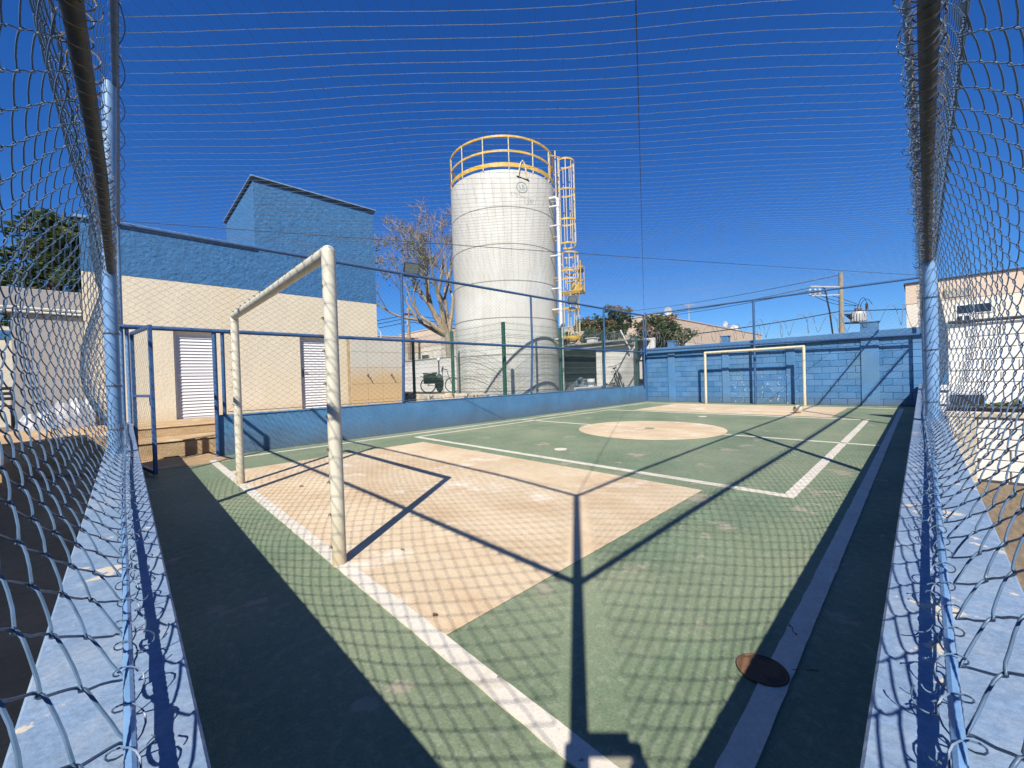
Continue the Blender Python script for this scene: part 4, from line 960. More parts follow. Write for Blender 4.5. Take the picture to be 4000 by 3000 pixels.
bicycle('bicycle', 'black bicycle leaning on a pole beside the shed wall', (14.9, 8.75, 0.6), va + 1.15, -0.3, 'black')
lampo = thing('garden_lamp', 'small globe lamp on a thin post before the whitewashed wall', 'lamp', (10.6, 15.8, 0.6))
obj('lamp_post', MB().tube([(10.6, 15.8, 0.6), (10.6, 15.8, 2.05)], 0.03, 8), 'black', lampo, True)
obj('lamp_globe', MB().sphere((10.6, 15.8, 2.12), 0.09, 16, 10), 'white', lampo, True)


# ------------------------------------------------------------------ trees
def leaf_cards(mb, centres, size, n_per, rad, flat=0.5, rs=RNG):
    C_ = np.repeat(np.asarray(centres, float), n_per, 0); N = len(C_)
    d = rs.normal(0, 1, (N, 3)); d /= np.linalg.norm(d, axis=1, keepdims=True)
    pos = C_ + d * (rad * rs.random((N, 1)) ** 0.45)
    a = rs.normal(0, 1, (N, 3)); a[:, 2] *= flat; a /= np.linalg.norm(a, axis=1, keepdims=True)
    b = np.cross(a, rs.normal(0, 1, (N, 3))); b /= np.linalg.norm(b, axis=1, keepdims=True)
    L = size * rs.uniform(0.6, 1.4, (N, 1)); W = L * 0.38
    v = np.stack([pos - a * L * .5, pos + b * W * .5 + a * L * .05, pos + a * L * .5, pos - b * W * .5 + a * L * .05], 1).reshape(-1, 3)
    i = np.arange(N)[:, None] * 4
    mb.add(v, i + np.array([[0, 1, 2, 3]]))


def branches(base, h, r, seed, spread, levels, ratio=0.72, up=0.35, kids=(2, 3), lean=(0, 0, 0), tilt=0.55):
    rs = random.Random(seed); paths = []; tips = []
    def grow(p, d, L, r_, lv):
        n = 5; pts = [p.copy()]; dd = d.copy()
        for i in range(n):
            dd = dd + np.array([rs.gauss(0, .10), rs.gauss(0, .10), rs.gauss(0, .06) + up * 0.12]); dd /= np.linalg.norm(dd); p = p + dd * L / n; pts.append(p.copy())
        r2 = r_ * (0.62 if lv > 0 else 0.5); paths.append((np.array(pts), np.linspace(r_, r2, n + 1), lv))
        if lv == 0: tips.append(p); return
        for k in range(rs.randint(*kids)):
            ax = np.array([rs.gauss(0, 1), rs.gauss(0, 1), rs.gauss(0, .5)]); ax -= dd * (ax @ dd); ax /= np.linalg.norm(ax)
            a = spread * rs.uniform(0.5, 1.25); nd = dd * math.cos(a) + ax * math.sin(a)
            st = pts[-1] if k < 2 or rs.random() < .5 else pts[rs.randint(2, 4)]
            grow(np.array(st), nd, L * ratio * rs.uniform(0.75, 1.2), r2 * rs.uniform(0.62, 0.9), lv - 1)
    grow(np.array(base, float), np.array([lean[0], lean[1], 1.0]) / np.linalg.norm([lean[0], lean[1], 1.0]), h, r, levels)
    return paths, tips


# bare tree left of the tank
bt_ = thing('bare_tree', 'leafless pale tree with forking limbs left of the water tank', 'tree', (12.3, 17.2, 0.0))
left_dir = -RT
trunk = MB(); limb = MB(); twg = MB(); leaf = MB(); tips_all = []
tb = np.array([12.3, 17.2, 0.0])
trunk.tube([tb, tb + [0, 0, 1.8], tb + left_dir * 0.12 + [0, 0, 3.6]], [0.26, 0.205, 0.18], 12)
crotch = tb + left_dir * 0.12 + np.array([0, 0, 3.45])
limbs = [((-1.0, 0.05), 3.0, 0.16, 21, 0.42), ((-0.55, 0.3), 3.3, 0.17, 33, 0.9), ((-0.25, -0.3), 3.5, 0.16, 7, 1.35), ((0.35, 0.2), 3.2, 0.14, 52, 1.3), ((-0.8, -0.4), 2.8, 0.13, 64, 0.75), ((0.05, 0.5), 3.4, 0.13, 75, 1.6), ((-0.35, 0.1), 3.3, 0.12, 81, 1.1)]
for (dx, dy), L, r_, sd, upv in limbs:
    d = RT * dx + FW * dy; d[2] = 0
    ps, tips = branches(crotch, L * 0.62, r_, sd, 0.52, 4, 0.76, 0.45, (2, 3), (d[0] / upv, d[1] / upv))
    for P, rr, lv in ps: (limb if lv >= 3 else twg).tube(P, rr, 7 if lv >= 3 else 4, caps=False)
    tips_all += tips
twp = []
for t_ in tips_all:
    for _ in range(6):
        d = RNG.normal(0, 1, 3); d[2] = abs(d[2]) + 0.5; d /= np.linalg.norm(d); L = RNG.uniform(0.22, 0.6)
        twp.append([t_, t_ + d * L * .5 + RNG.normal(0, .03, 3), t_ + d * L])
twg.tubes(np.array(twp), np.array([0.011, 0.008, 0.004]), 3, caps=False)
obj('trunk', trunk, 'bark', bt_, True); obj('limbs', limb, 'bark', bt_, True); obj('twigs', twg, 'twig', bt_, True, True)
low_t = [t_ for t_ in tips_all if t_[2] < 8.3]
sel = [low_t[i] for i in RNG.choice(len(low_t), min(len(low_t), 110), replace=False)]
leaf_cards(leaf, sel, 0.16, 9, 0.38, 0.3); obj('leaves', leaf, 'leaf_yellow', bt_, stuff=True)


def leafy_tree(name, label, base, h, crown_c, crown_r, seed, mats, group, n_cl=60, per=70, size=0.17, trunk_r=0.12, bark='bark_dark'):
    t = thing(name, label, 'tree', tuple(base), group=group)
    rs = np.random.default_rng(seed); cc = np.array(crown_c, float); cr = np.array(crown_r, float); base = np.array(base, float)
    tr = MB().tube([base, (base + cc) / 2 + rs.normal(0, .1, 3), cc - [0, 0, cr[2] * .3]], [trunk_r, trunk_r * .8, trunk_r * .5], 8)
    d = rs.normal(0, 1, (n_cl, 3)); d /= np.linalg.norm(d, axis=1, keepdims=True)
    cl = cc + d * cr * (rs.random((n_cl, 1)) ** 0.4)
    for c in cl[::3]: tr.tube([cc - [0, 0, cr[2] * .3], (cc + c) / 2 + rs.normal(0, .05, 3), c], [trunk_r * .45, trunk_r * .25, trunk_r * .08], 5, caps=False)
    obj('trunk', tr, bark, t, True)
    which = rs.integers(0, len(mats), n_cl)
    for i, mt in enumerate(mats):
        mb = MB(); sub = cl[which == i]
        if len(sub): leaf_cards(mb, sub, size, per, cr.mean() * 0.27, 0.5, rs); obj('foliage', mb, mt, t, stuff=True)
    return t
TG = 'leafy trees beyond the yard wall'
leafy_tree('leafy_tree', 'pointed leafy tree with dry brown tufts right of the ladder', (19.0, 12.9, 0), 4, (19.0, 12.9, 3.6), (0.95, 0.95, 1.15), 1, ['leaf_olive', 'leaf_brown', 'leaf_dark'], TG, 40, 70, 0.2)
leafy_tree('leafy_tree', 'tallest leafy tree with brown seed tufts above the shed', (19.0, 11.3, 0), 4, (19.0, 11.35, 3.75), (0.9, 0.85, 1.1), 2, ['leaf_brown', 'leaf_olive', 'leaf_dark'], TG, 40, 70, 0.2)
leafy_tree('leafy_tree', 'broad green and brown tree behind the court corner post', (19.1, 9.2, 0), 4, (19.1, 9.2, 3.0), (1.0, 1.25, 1.15), 3, ['leaf_olive', 'leaf_dark', 'leaf_brown', 'leaf_olive'], TG, 60, 75, 0.2)
leafy_tree('hedge_tree', 'low dark green bush behind the shed roof beside the tank', (18.3, 14.2, 0), 3, (18.3, 14.0, 2.75), (0.8, 1.6, 0.75), 4, ['leaf_dark', 'leaf_olive'], TG, 50, 70, 0.2)
leafy_tree('sparse_bush', 'sparse bush against the white apartment wall', (18.9, 7.9, 0), 3, (18.9, 7.85, 2.65), (0.5, 0.7, 0.6), 6, ['leaf_olive', 'leaf_dark'], TG, 16, 30, 0.17)

# conifer on the left: tiers of drooping needle boughs
cf = thing('conifer_tree', 'dark green conifer with layered boughs behind the grey shutter wall', 'tree', (-1.3, 15.9, 0))
ctr = MB().tube([(-1.3, 15.9, 0), (-1.25, 15.9, 3.8), (-1.0, 15.8, 5.9)], [0.22, 0.15, 0.03], 10); cl = []; nd = MB(); rs = np.random.default_rng(9)
for k in range(44):
    z = 2.0 + 3.7 * (k / 44); a = k * 2.4 + rs.uniform(-.3, .3); L = (2.5 - 0.50 * (z - 2.0)) * rs.uniform(0.7, 1.15)
    p0 = np.array([-1.22 + 0.05 * (z - 2), 15.9, z]); d = np.array([math.cos(a), math.sin(a), 0.12])
    pts = [p0 + d * L * t_ + np.array([0, 0, 0.35 * t_ - 0.45 * t_ * t_]) for t_ in np.linspace(0, 1, 6)]
    ctr.tube(pts, np.linspace(0.045, 0.008, 6), 5, caps=False)
    for t_ in np.linspace(0.3, 1, 6): cl.append(p0 + d * L * t_ + np.array([0, 0, 0.35 * t_ - 0.45 * t_ * t_]))
obj('trunk', ctr, 'bark_dark', cf, True)
nd2 = MB(); cl = np.array(cl); pick = rs.random(len(cl)) < 0.45
leaf_cards(nd, cl[pick], 0.16, 46, 0.24, 0.2, rs); leaf_cards(nd2, cl[~pick], 0.16, 46, 0.24, 0.2, rs)
obj('foliage', nd, 'leaf_dark', cf, stuff=True); obj('foliage', nd2, 'leaf_olive', cf, stuff=True)

# ================================================================== HOUSES AND STREET BEYOND
def window(par, lo, hi, axis, glass='darkglass'):
    lo = np.array(lo, float); hi = np.array(hi, float)
    f = obj('window', MB().box(lo, hi, 0.01), 'white', par)
    g0 = lo.copy(); g1 = hi.copy(); g0[axis] = lo[axis] - 0.012; g1[axis] = lo[axis] - 0.002
    oth = [a for a in (0, 1) if a != axis][0]; mid = (lo[oth] + hi[oth]) / 2
    for s0, s1 in ((lo[oth] + 0.05, mid - 0.025), (mid + 0.025, hi[oth] - 0.05)):
        a = g0.copy(); b = g1.copy(); a[oth] = s0; b[oth] = s1; a[2] += 0.05; b[2] -= 0.05
        obj('pane', MB().box(a, b), glass, f)
def house(name, label, x0, x1, y0, y1, zb, zt, wins, slope=0.0):
    h = thing(name, label, 'house', ((x0 + x1) / 2, (y0 + y1) / 2, 0), group='cream houses beyond the walls')
    obj('wall', MB().box((x0, y0, -0.2), (x1, y1, zb)), 'housewall', h)
    obj('beige_band', MB().box((x0 - 0.02, y0 - 0.02, zb + 0.002), (x1 + 0.02, y1 + 0.02, zt)), 'beige', h)
    obj('roof_coping', MB().box((x0 - 0.08, y0 - 0.08, zt + 0.002), (x1 + 0.08, y1 + 0.08, zt + 0.08)), 'beige', h)
    for lo, hi, ax in wins: window(h, lo, hi, ax)
    return h
house('apartment_house', 'long cream apartment house with beige upper band behind the court corner', 33.2, 66, 16.0, 26, 4.15, 6.25,
      [((x, 15.97, 2.3), (x + 1.3, 16.02, 3.5), 1) for x in (35.2, 38.6, 42.5, 47, 52)], 1)
house('apartment_house', 'cream house with beige band seen left of the tank', 22.5, 34, 33.0, 41, 4.7, 6.4,
      [((22.47, 35.2, 2.6), (22.52, 36.6, 3.9), 0), ((24.2, 32.97, 2.5), (25.8, 33.02, 4.0), 1)], 0)
house('apartment_house', 'low beige house behind the pole far left of the tank', 17, 22, 36.5, 44, 4.1, 5.6, [], 0)
def dish(x, y, z, label, a):
    d = thing('satellite_dish', label, 'satellite dish', (x, y, z), a, 'satellite dishes on the apartment roof')
    obj('dish_bowl', MB().lathe([(0.001, 0.0), (0.18, 0.02), (0.34, 0.08), (0.39, 0.12), (0.33, 0.09), (0.001, 0.015)], (0, 0, 0), 24, 'x'), 'grey', d, True, local=True)
    obj('dish_arm', MB().tube([(0.05, 0, -0.5), (0.55, 0, 0.0)], 0.02, 5).tube([(0, 0, 0), (-0.1, 0, -0.6), (-0.1, 0, -0.9)], 0.03, 6), 'grey', d, True, local=True)
dish(36.8, 16.6, 7.0, 'satellite dish on the apartment roof beside the tv antenna', -2.2)
dish(53.0, 16.8, 7.0, 'satellite dish near the right end of the apartment roof', -2.0)
wt = thing('roof_tank', 'small white tank box on the right end of the apartment roof', 'water tank', (57, 17, 6.3))
obj('tank_body', MB().lathe([(0.001, 0.0), (0.5, 0.0), (0.6, 0.7), (0.56, 0.74), (0.001, 0.86)], (57, 17, 6.33), 20), 'white', wt, True)
obj('tank_rim', MB().lathe([(0.60, 0.68), (0.64, 0.70), (0.60, 0.73)], (57, 17, 6.33), 20), 'grey', wt, True)
an = thing('tv_antenna', 'thin television antenna on the apartment roof', 'antenna', (41.5, 16.5, 6.3))
obj('mast', MB().tube([(41.5, 16.5, 6.3), (41.5, 16.5, 8.3)], 0.03, 6), 'grey', an)
obj('elements', MB().tube([(41.0, 16.5, 8.1), (42.6, 16.4, 8.15)], 0.02, 5).tubes(np.array([[(41.1 + k * .25, 16.1, 8.12), (41.1 + k * .25, 16.9, 8.12)] for k in range(6)]), 0.012, 4).tube([(41.2, 16.5, 7.4), (42.2, 16.4, 7.4)], 0.02, 5), 'grey', an)

def pole(name, label, x, y, h, r0, r1, mt='poleconc', group='utility poles in the street beyond the walls'):
    p = thing(name, label, 'utility pole', (x, y, 0), group=group)
    obj('shaft', MB().tube([(x, y, -0.1), (x, y, h)], [r0, r1], 10), mt, p, True)
    return p
# transformer pole
tx, ty = 35.0, 3.75
tp_ = pole('utility_pole', 'concrete utility pole carrying a grey transformer behind the block wall', tx, ty, 7.6, 0.18, 0.13)
ex = RT.copy(); ex[2] = 0; ex /= np.linalg.norm(ex)
def tpp(a, z, f=0.0): return np.array([tx, ty, 0]) + ex * a + np.array([0.7, 0.71, 0]) * f + np.array([0, 0, z])
obj('transformer_tank', MB().lathe([(0.001, 0.0), (0.34, 0.0), (0.37, 0.05), (0.37, 0.64), (0.34, 0.70), (0.001, 0.75)], tpp(1.13, 4.22), 20), 'grey', tp_, True)
obj('cooling_fins', MB().tubes(np.array([[tpp(1.13, 4.30) + 0.40 * np.array([math.cos(a), math.sin(a), 0]), tpp(1.13, 4.80) + 0.40 * np.array([math.cos(a), math.sin(a), 0])] for a in np.linspace(0, 6.28, 19)[:-1]]), 0.035, 5), 'grey', tp_, True)
obj('bracket', MB().tube([tpp(0.15, 4.18), tpp(1.6, 4.18)], 0.06, 6).tube([tpp(0.15, 4.75), tpp(0.75, 4.75)], 0.05, 6).tube([tpp(0.1, 4.7, -.3), tpp(0.4, 4.45, -.3)], 0.10, 6), 'black', tp_)
for a in (0.95, 1.13, 1.32):
    obj('bushing', MB().lathe([(0.04, 0), (0.08, 0.06), (0.04, 0.11), (0.08, 0.17), (0.04, 0.23), (0.03, 0.4)], tpp(a, 4.95), 10), 'porcelain', tp_, True)
obj('crossarm', MB().box(tpp(-1.7, 6.72) - 0.06, tpp(-1.7, 6.72) + 0.06).tube([tpp(-2.1, 6.72), tpp(0.1, 6.62)], 0.06, 6).tube([tpp(-2.0, 6.1), tpp(0.1, 6.1)], 0.045, 6), 'grey', tp_)
for a in (-2.1, -1.75, -1.45):
    obj('fuse_cutout', MB().lathe([(0.05, 0), (0.10, 0.06), (0.05, 0.12), (0.10, 0.2), (0.05, 0.28), (0.10, 0.34), (0.04, 0.45)], tpp(a, 6.12), 10), 'grey', tp_, True)
obj('surge_arrester', MB().lathe([(0.05, 0), (0.10, 0.07), (0.05, 0.13), (0.10, 0.2), (0.05, 0.27), (0.10, 0.34), (0.04, 0.45)], tpp(1.72, 5.05), 10), 'porcelain', tp_, True)
m = MB(); tt = np.linspace(0, 1, 14)
for a0, z0, a1, z1, hgt in ((-2.0, 6.2, 0.97, 5.35, -0.5), (-1.75, 6.25, 1.1, 5.35, -0.2), (-1.4, 6.3, 1.3, 5.35, 0.1), (1.15, 5.35, 1.75, 5.5, 0.9), (1.3, 5.35, 2.1, 5.4, 0.8)):
    m.tube([tpp(a0 + (a1 - a0) * t_, z0 + (z1 - z0) * t_ + hgt * 4 * t_ * (1 - t_) * 0.5) for t_ in tt], 0.017, 5)
obj('jumper_cables', m, 'cable', tp_, True)
obj('riser_cable', MB().tube([tpp(-1.4, 6.72), tpp(-1.1, 6.55), tpp(-0.8, 5.0), tpp(-0.5, 2.5), tpp(-0.45, 0)], 0.05, 7), 'black', tp_, True)
PG = 'power lines beyond the walls'
wire('power_line', 'dark power line running just above the block wall to the pole', [(20.5, 14.0, 3.1), tuple(tpp(-0.1, 5.0))], 0.03, 'cable', 0.25, group=PG)
wire('power_line', 'dark power line from the pole across the right building', [tuple(tpp(0.1, 5.0)), (25.6, -8.0, 3.2)], 0.03, 'cable', 0.1, group=PG)
for z, lb in ((6.7, 'upper bundle of overhead lines reaching the transformer pole'), (6.5, 'lower bundle of overhead lines reaching the transformer pole'), (7.45, 'highest thin line reaching the top of the transformer pole')):
    wire('power_line', lb, [(39.87, 24.12, z + 0.75), tuple(tpp(-1.8 if z < 7 else -0.1, z))], 0.02, 'cable', 0.3, group=PG)
p2 = pole('utility_pole', 'slim wooden utility pole in front of the cream house', 15.3, 26.6, 6.6, 0.14, 0.11, 'bark')
obj('crossarm', MB().box((15.0, 26.5, 6.1), (15.6, 26.7, 6.2)), 'bark_dark', p2)
obj('insulator_rack', MB().tube([(15.15, 26.5, 5.3), (15.15, 26.5, 6.0)], 0.04, 6), 'grey', p2)
for k, (dz, lb) in enumerate(((6.15, 'topmost line'), (5.9, 'middle line'), (5.6, 'lowest line'))):
    wire('power_line', lb + ' sagging from the slim pole past the bare tree', [(7.0, 30.0, dz - 1.1), (15.3, 26.6, dz), (30, 24, dz - 0.2)], 0.022, 'cable', 0.35, group=PG)
sl_ = thing('street_lamp', 'curved street lamp arm between the school and the bare tree', 'street lamp', (11.2, 27.4, 0))
obj('lamp_pole', MB().tube([(13.0, 26.4, 0), (13.0, 26.4, 4.6)], 0.06, 8), 'grey', sl_, True)
obj('lamp_arm', MB().tube([(13.0, 26.4, 4.6), (12.7, 26.6, 5.1), (12.1, 26.9, 5.35), (11.6, 27.2, 5.3)], 0.04, 7), 'grey', sl_, True)
obj('lamp_head', MB().box((11.15, 27.15, 5.24), (11.65, 27.4, 5.36), 0.04), 'white', sl_)

# building to the right
rb = thing('right_building', 'white building with beige upper band beyond the right fence', 'building', (30, -6, 0))
XR = 26.0
obj('wall', MB().box((XR, -16, -0.2), (XR + 9, 0.46, 3.98)), 'housewall', rb)
obj('beige_band', MB().box((XR - 0.02, -16, 3.982), (XR + 9, 0.48, 4.88)), 'beige', rb)
obj('roof_coping', MB().box((XR - 0.08, -16, 4.882), (XR + 9, 0.54, 4.95)), 'coping_dark', rb)
vt = obj('louvre_vent', MB().box((XR - 0.05, -1.45, 4.08), (XR - 0.021, -0.72, 4.40)), 'coping_dark', rb)
for k in range(6): obj('vent_slat', MB().box((XR - 0.075, -1.43, 4.09 + k * 0.052), (XR - 0.051, -0.74, 4.118 + k * 0.052)), 'housewall', vt)
def framed(lo, hi): window(rb, lo, hi, 0)
framed((XR - 0.04, -2.1, 3.28), (XR - 0.001, -1.05, 3.72)); framed((XR - 0.04, -1.5, 2.86), (XR - 0.001, -1.05, 3.27))
obj('downpipe', MB().tube([(XR - 0.06, -1.55, 0), (XR - 0.06, -1.55, 2.9)], 0.05, 8), 'pvc', rb, True)
obj('pipe_run', MB().tube([(XR - 0.07, 0.3, 2.80), (XR - 0.07, -1.6, 2.86)], 0.05, 8), 'black', rb, True)

rw = thing('retaining_wall', 'low white block wall with a black pipe on top outside the right fence', 'wall', (6.0, -3, 0))
obj('wall_core', MB().box((5.955, -5.0, -0.06), (6.14, -0.16, 0.60)), 'mortar' if False else 'limewash', rw)
wb = mesh('block', MB().box((-0.03, -0.194, 0.004), (0.03, 0.194, 0.096), 0.004), 'limewash')
for r_ in range(6):
    for k in range(12):
        yy = -0.37 - k * 0.4 - (0.2 if r_ % 2 else 0)
        inst('block', wb, (5.955 + 0.0, yy, r_ * 0.1), rw)
obj('wall_cap', MB().box((5.90, -5.0, 0.602), (6.16, -0.16, 0.66), 0.01), 'stone', rw)
obj('gutter_pipe', MB().tube([(5.95, -0.17, 0.695), (5.95, -5, 0.66)], 0.03, 8), 'black', rw, True)
obj('corner_pier', MB().box((5.80, -0.36, -0.06), (5.925, -0.17, 0.60), 0.01), 'stone', rw)
struct('side_terrace', MB().prism(rect(6.16, 26, -16, -0.16), -0.1, 0.60), 'limewash')
uw = thing('upper_wall', 'long white block wall rising behind the low wall on the right', 'wall', (11, -4, 0.6))
obj('wall_core', MB().box((11.0, -9, 0.58), (11.18, -0.35, 1.86)), 'limewash', uw)
ub = mesh('block', MB().box((-0.02, -0.192, 0.005), (0.02, 0.192, 0.185), 0.005), 'limewash')
for r_ in range(6):
    for k in range(8): inst('block', ub, (11.0, -0.56 - k * 0.4 - (0.2 if r_ % 2 else 0), 0.60 + r_ * 0.205), uw)
obj('top_pipe', MB().tube([(10.95, -0.35, 1.90), (10.95, -9, 1.90)], 0.03, 8), 'black', uw, True)
hpl = thing('weeds', 'small green weeds on the terrace behind the black pipe', 'plant', (6.5, -0.6, 0.6))
mb = MB(); leaf_cards(mb, [(6.5, -0.45 - k * 0.06, 0.68) for k in range(6)], 0.07, 24, 0.06); obj('leaves', mb, 'leaf_olive', hpl, stuff=True)
box_ = thing('meter_box', 'grey meter boxes standing on the white terrace', 'box', (7.5, -0.4, 0.6))
obj('box_body', MB().box((7.4, -0.55, 0.6), (7.7, -0.22, 0.78), 0.01), 'grey', box_); obj('box_door', MB().box((7.385, -0.52, 0.63), (7.398, -0.25, 0.75), 0.003), 'black', box_)

# left side: grey shutter wall, tarp, shade wall
gw = thing('grey_shutter', 'tall grey roll shutter panel beside the school corner', 'shutter', (-1.0, 11.6, 0.45))
obj('shutter_sheet', MB().box((-1.46, 11.62, 0.45), (-0.56, 11.66, 2.60)), 'greywall', gw)
obj('fascia', MB().box((-3.4, 11.60, 2.62), (-0.56, 11.72, 3.08), 0.01), 'greywall', gw)
obj('white_conduit', MB().tube([(-3.4, 11.56, 2.66), (-0.56, 11.56, 2.63)], 0.02, 6).tube([(-3.4, 11.56, 2.73), (-0.56, 11.56, 2.70)], 0.02, 6), 'pvc', gw, True)
lb_ = thing('annex_wall', 'white annex wall with a blue stripe at the far left edge', 'wall', (-2.5, 13.0, 0.45))
obj('wall', MB().box((-4.5, 13.0, 0.45), (-1.3, 13.2, 2.50)), 'housewall', lb_); obj('stripe', MB().box((-4.5, 12.985, 2.24), (-1.3, 12.998, 2.42)), 'stucco_blue', lb_)
ben = thing('bench', 'black metal bench by the annex wall at the far left edge', 'bench', (-2.0, 12.2, 0.455))
obj('seat', MB().box((-2.6, 12.0, 0.88), (-1.45, 12.35, 0.91), 0.008), 'black', ben)
for x in (-2.5, -1.55): obj('leg', MB().tube([(x, 12.05, 0.455), (x, 12.05, 0.88)], 0.02, 6).tube([(x, 12.3, 0.455), (x, 12.3, 0.88)], 0.02, 6), 'black', ben)
for z in (1.0, 1.1, 1.2): obj('back_slat', MB().box((-2.6, 12.36, z), (-1.45, 12.38, z + 0.06), 0.005), 'black', ben)
tb_ = MB(); n1, n2 = 34, 14   # crumpled silver tarp bag at the foot of the shutter
uu, vv_ = np.meshgrid(np.linspace(0, 1, n1), np.linspace(0, 1, n2), indexing='ij')
h_ = 0.50 * np.sin(PI * vv_) ** 0.6 * (0.35 + 0.65 * np.clip(uu * 1.5, 0, 1)) + 0.05 * np.sin(uu * 31 + vv_ * 9) * np.sin(PI * vv_) + 0.04 * np.sin(uu * 13 - vv_ * 21) * np.sin(PI * vv_)
V_ = np.stack([-1.4 + 0.98 * uu, 11.05 + 0.5 * vv_, 0.455 + np.maximum(h_, 0)], -1).reshape(-1, 3)
ii = np.arange(n1 - 1)[:, None] * n2 + np.arange(n2 - 1)[None]
tb_.add(V_, np.stack([ii, ii + n2, ii + n2 + 1, ii + 1], -1).reshape(-1, 4))
tag(obj('tarp_bundle', tb_, 'tarp', None, True), 'crumpled silver tarpaulin at the foot of the grey shutter', 'tarp')
shade_wall = tag(obj('side_wall', MB().box((-1.75, -3.0, -0.06), (-1.55, 8.2, 1.75), 0.01), 'stucco_cream'), 'added cream wall out of view, shading the ground left of the court', 'wall')  # added outside the view only to shade the ground beyond the left parapet

# ================================================================== SMALL THINGS ON THE COURT
rs3 = random.Random(12)
def scrap(x, y, s_, lab):
    a = rs3.uniform(0, 6.28); mb = MB(); n = 8
    pts = [(x + s_ * (0.5 + 0.5 * rs3.random()) * math.cos(2 * PI * k / n + a) * (1.5 if k % 4 == 0 else 1), y + s_ * (0.5 + .5 * rs3.random()) * math.sin(2 * PI * k / n + a)) for k in range(n)]
    top = np.array([[px, py, 0.012 + 0.012 * rs3.random()] for px, py in pts]); bot = top - [0, 0, 0.003]
    v = np.concatenate([top, bot]); j = np.arange(n)
    mb.add(v, np.stack([j, n + j, n + (j + 1) % n, (j + 1) % n], -1), [[0, k, k + 1] for k in range(1, n - 1)] + [[n, n + k + 1, n + k] for k in range(1, n - 1)])
    tag(obj('dry_leaf', mb, 'leafscrap'), lab, 'leaf', 'dry leaf scraps on the near goal area')
scrap(1.35, 4.75, 0.02, 'tiny curled dry leaf beside the left post of the near goal')
scrap(1.28, 2.40, 0.012, 'tiny dry leaf scrap beside the right post of the near goal')
scrap(1.02, 1.62, 0.013, 'tiny dry leaf at the near corner of the cream goal area')
def crack(pts, lab):
    mb = MB(); pts = np.array(pts, float)
    for a, b in zip(pts[:-1], pts[1:]):
        d = (b - a) / np.linalg.norm(b - a); nn = np.array([-d[1], d[0]]) * rs3.uniform(0.0008, 0.0035)
        mb.add([[*(a + nn), 0.0105], [*(a - nn), 0.0105], [*(b - nn), 0.0105], [*(b + nn), 0.0105]], [[0, 1, 2, 3]])
    o = obj('crack', mb, 'crack'); o['kind'] = 'structure'
def rough_line(x0, y0, x1, y1, n=9, j=0.012): return [(x0 + (x1 - x0) * t_ + rs3.gauss(0, j), y0 + (y1 - y0) * t_ + rs3.gauss(0, j)) for t_ in np.linspace(0, 1, n)]
for q in ((1.74, 0.35, 1.80, 0.27), (1.98, 0.38, 2.05, 0.42)): crack(rough_line(*q, 9, 0.004), '')

# ================================================================== PERSON WITH THE PHONE (only their shadow falls into the picture)
ph = thing('phone', 'black phone held level in both hands at the court corner', 'phone', tuple(CAM + RT * 0.05 - FW * 0.02))
pc = CAM + RT * 0.05 - FW * 0.022
Rph = np.stack([RT, FW, UP], 1)
def pbox(nm, lo, hi, ch, mt):
    mb = MB().box(lo, hi, ch); mb.v = [v @ Rph.T + pc for v in mb.v]; return obj(nm, mb, mt, ph)
pbox('phone_body', (-0.08, -0.0045, -0.037), (0.08, 0.0045, 0.037), 0.004, 'black'); pbox('phone_screen', (-0.076, -0.0056, -0.033), (0.076, -0.0047, 0.033), 0.0, 'darkglass')
per = thing('person', 'person in navy shirt and jeans holding a phone up at the fence corner', 'person', (-0.62, -0.5, -0.06))
def skin_mesh(name, verts, edges, radii, mt, parent, sub=2, root=0):
    me = bpy.data.meshes.new(name); me.from_pydata([tuple(v) for v in verts], edges, []); o = bpy.data.objects.new(name, me); COL.objects.link(o)
    md = o.modifiers.new('skin', 'SKIN'); md.use_smooth_shade = True
    for v, r in zip(me.skin_vertices[0].data, radii): v.radius = (r, r) if not isinstance(r, tuple) else r; v.use_root = False
    me.skin_vertices[0].data[root].use_root = True
    sd = o.modifiers.new('sub', 'SUBSURF'); sd.levels = sub; sd.render_levels = sub
    me.materials.append(M[mt]); o.parent = parent; return o
fx = np.array([0.80, 0.60, 0.0]); rx = np.array([0.60, -0.80, 0.0])
def bp(f_, r_, z): return tuple(fx * f_ + rx * r_ + np.array([0, 0, z]))
pl = Vector(per.location)
def rel(p): return tuple(np.array(p) - np.array(pl))
hl = CAM + RT * -0.045 - FW * 0.028 - UP * 0.02; hr = CAM + RT * 0.145 - FW * 0.028 - UP * 0.02
V = [bp(0, 0, .86), bp(0, 0, 1.02), bp(.01, 0, 1.18), bp(.02, 0, 1.28), bp(.03, 0, 1.345),           # 0-4 pelvis .. neck
     bp(.01, -.17, 1.25), bp(.20, -.40, 1.02), rel(hl - FW * 0.05 - UP * .05),                          # 5-7 left arm
     bp(.01, .17, 1.25), bp(.20, .42, 1.03), rel(hr - FW * 0.05 - UP * .05),                            # 8-10 right arm
     bp(0, -.09, .82), bp(.02, -.10, .45), bp(-.02, -.11, .08), bp(.13, -.13, .03),                     # 11-14
     bp(0, .09, .82), bp(.02, .10, .45), bp(-.02, .11, .08), bp(.13, .13, .03)]
Ed = [(0, 1), (1, 2), (2, 3), (3, 4), (3, 5), (5, 6), (6, 7), (3, 8), (8, 9), (9, 10), (0, 11), (11, 12), (12, 13), (13, 14), (0, 15), (15, 16), (16, 17), (17, 18)]
Rd = [.13, .125, .135, .10, .052, .065, .052, .040, .065, .052, .040, .085, .058, .042, .036, .085, .058, .042, .036]
skin_mesh('body', V, Ed, Rd, 'shirt', per)
hd = MB().sphere((0, 0, 0), 0.098, 24, 16, (0.95, 0.80, 1.18))
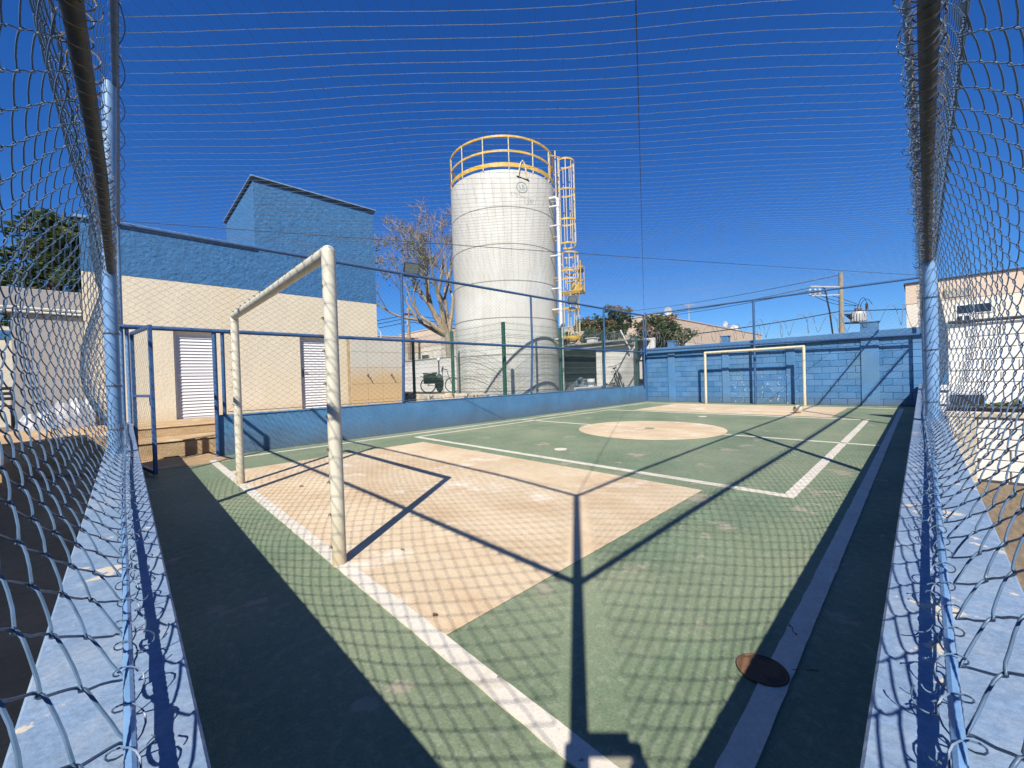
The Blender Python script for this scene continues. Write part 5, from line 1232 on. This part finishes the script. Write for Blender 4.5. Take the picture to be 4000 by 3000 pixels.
R_h = np.stack([fx, -rx, np.array([0, 0, 1.0])], 1); hc = np.array(bp(0.055, 0, 1.45))
hd.v = [v @ R_h.T + hc for v in hd.v]; head = obj('head', hd, 'skin', per, True, local=True)
hm = MB().sphere((-0.012, 0, 0.018), 0.102, 24, 14, (0.98, 0.86, 1.12)); hm.v = [np.where((v[:, 0:1] > 0.045) & (v[:, 2:3] < 0.065), v * 0.9, v) @ R_h.T + hc for v in hm.v]; obj('hair', hm, 'hair', head, True, local=True)
fm = MB().sphere((0.097, 0, -0.012), 0.016, 10, 8, (0.9, 0.7, 1.3)); fm.v = [v @ R_h.T + hc for v in fm.v]; obj('nose', fm, 'skin', head, True, local=True)
for sy in (-1, 1):
    em_ = MB().sphere((0.083, sy * 0.033, 0.014), 0.011, 10, 8); em_.v = [v @ R_h.T + hc for v in em_.v]; obj('eye', em_, 'white', head, True, local=True)
    er = MB().sphere((0.0, sy * 0.081, -0.005), 0.026, 10, 8, (0.6, 0.3, 1.2)); er.v = [v @ R_h.T + hc for v in er.v]; obj('ear', er, 'skin', head, True, local=True)
mo = MB().sphere((0.083, 0, -0.055), 0.02, 10, 8, (0.4, 1.0, 0.28)); mo.v = [v @ R_h.T + hc for v in mo.v]; obj('mouth', mo, 'rust', head, True, local=True)
for hp_, sg in ((hl, -1), (hr, 1)):
    wr_ = np.array(rel(hp_ - FW * 0.05 - UP * .05)); pm = np.array(rel(hp_ - FW * 0.012 - UP * .012))
    HV = [tuple(wr_), tuple((wr_ + pm) / 2), tuple(pm)]; HE = [(0, 1), (1, 2)]; HRd = [.027, .031, .028]
    for k, (dz, L) in enumerate(((0.022, .05), (0.007, .056), (-0.009, .053), (-0.024, .042))):
        b0 = len(HV); st_ = pm + np.array(UP) * dz + np.array(RT) * sg * 0.005
        HV += [tuple(st_), tuple(st_ + FW * L * 0.5 + RT * sg * 0.012), tuple(st_ + FW * L * 0.62 - RT * sg * (L * 0.45))]; HE += [(2, b0), (b0, b0 + 1), (b0 + 1, b0 + 2)]; HRd += [.0095, .0088, .0075]
    b0 = len(HV); HV += [tuple(pm + UP * 0.03 - FW * .012), tuple(pm + UP * 0.034 - RT * sg * 0.03)]; HE += [(1, b0), (b0, b0 + 1)]; HRd += [.012, .0095]
    skin_mesh('hand', HV, HE, HRd, 'skin', per)
lg_ = MB()
for sg in (-1, 1): lg_.tube([bp(0, sg * .085, .90), bp(.02, sg * .10, .45), bp(-.02, sg * .11, .09)], [.115, .085, .065], 14)
obj('trousers', lg_, 'jeans', per, True, local=True)
for sg in (-1, 1):
    s2 = MB().sphere(bp(.06, sg * .12, .045), 0.05, 14, 8, (2.4, 1.0, 0.85)); s2.v = [(v - np.array(bp(.06, sg * .12, .045))) @ R_h.T + np.array(bp(.06, sg * .12, .045)) for v in s2.v]; obj('shoe', s2, 'black', per, True, local=True)
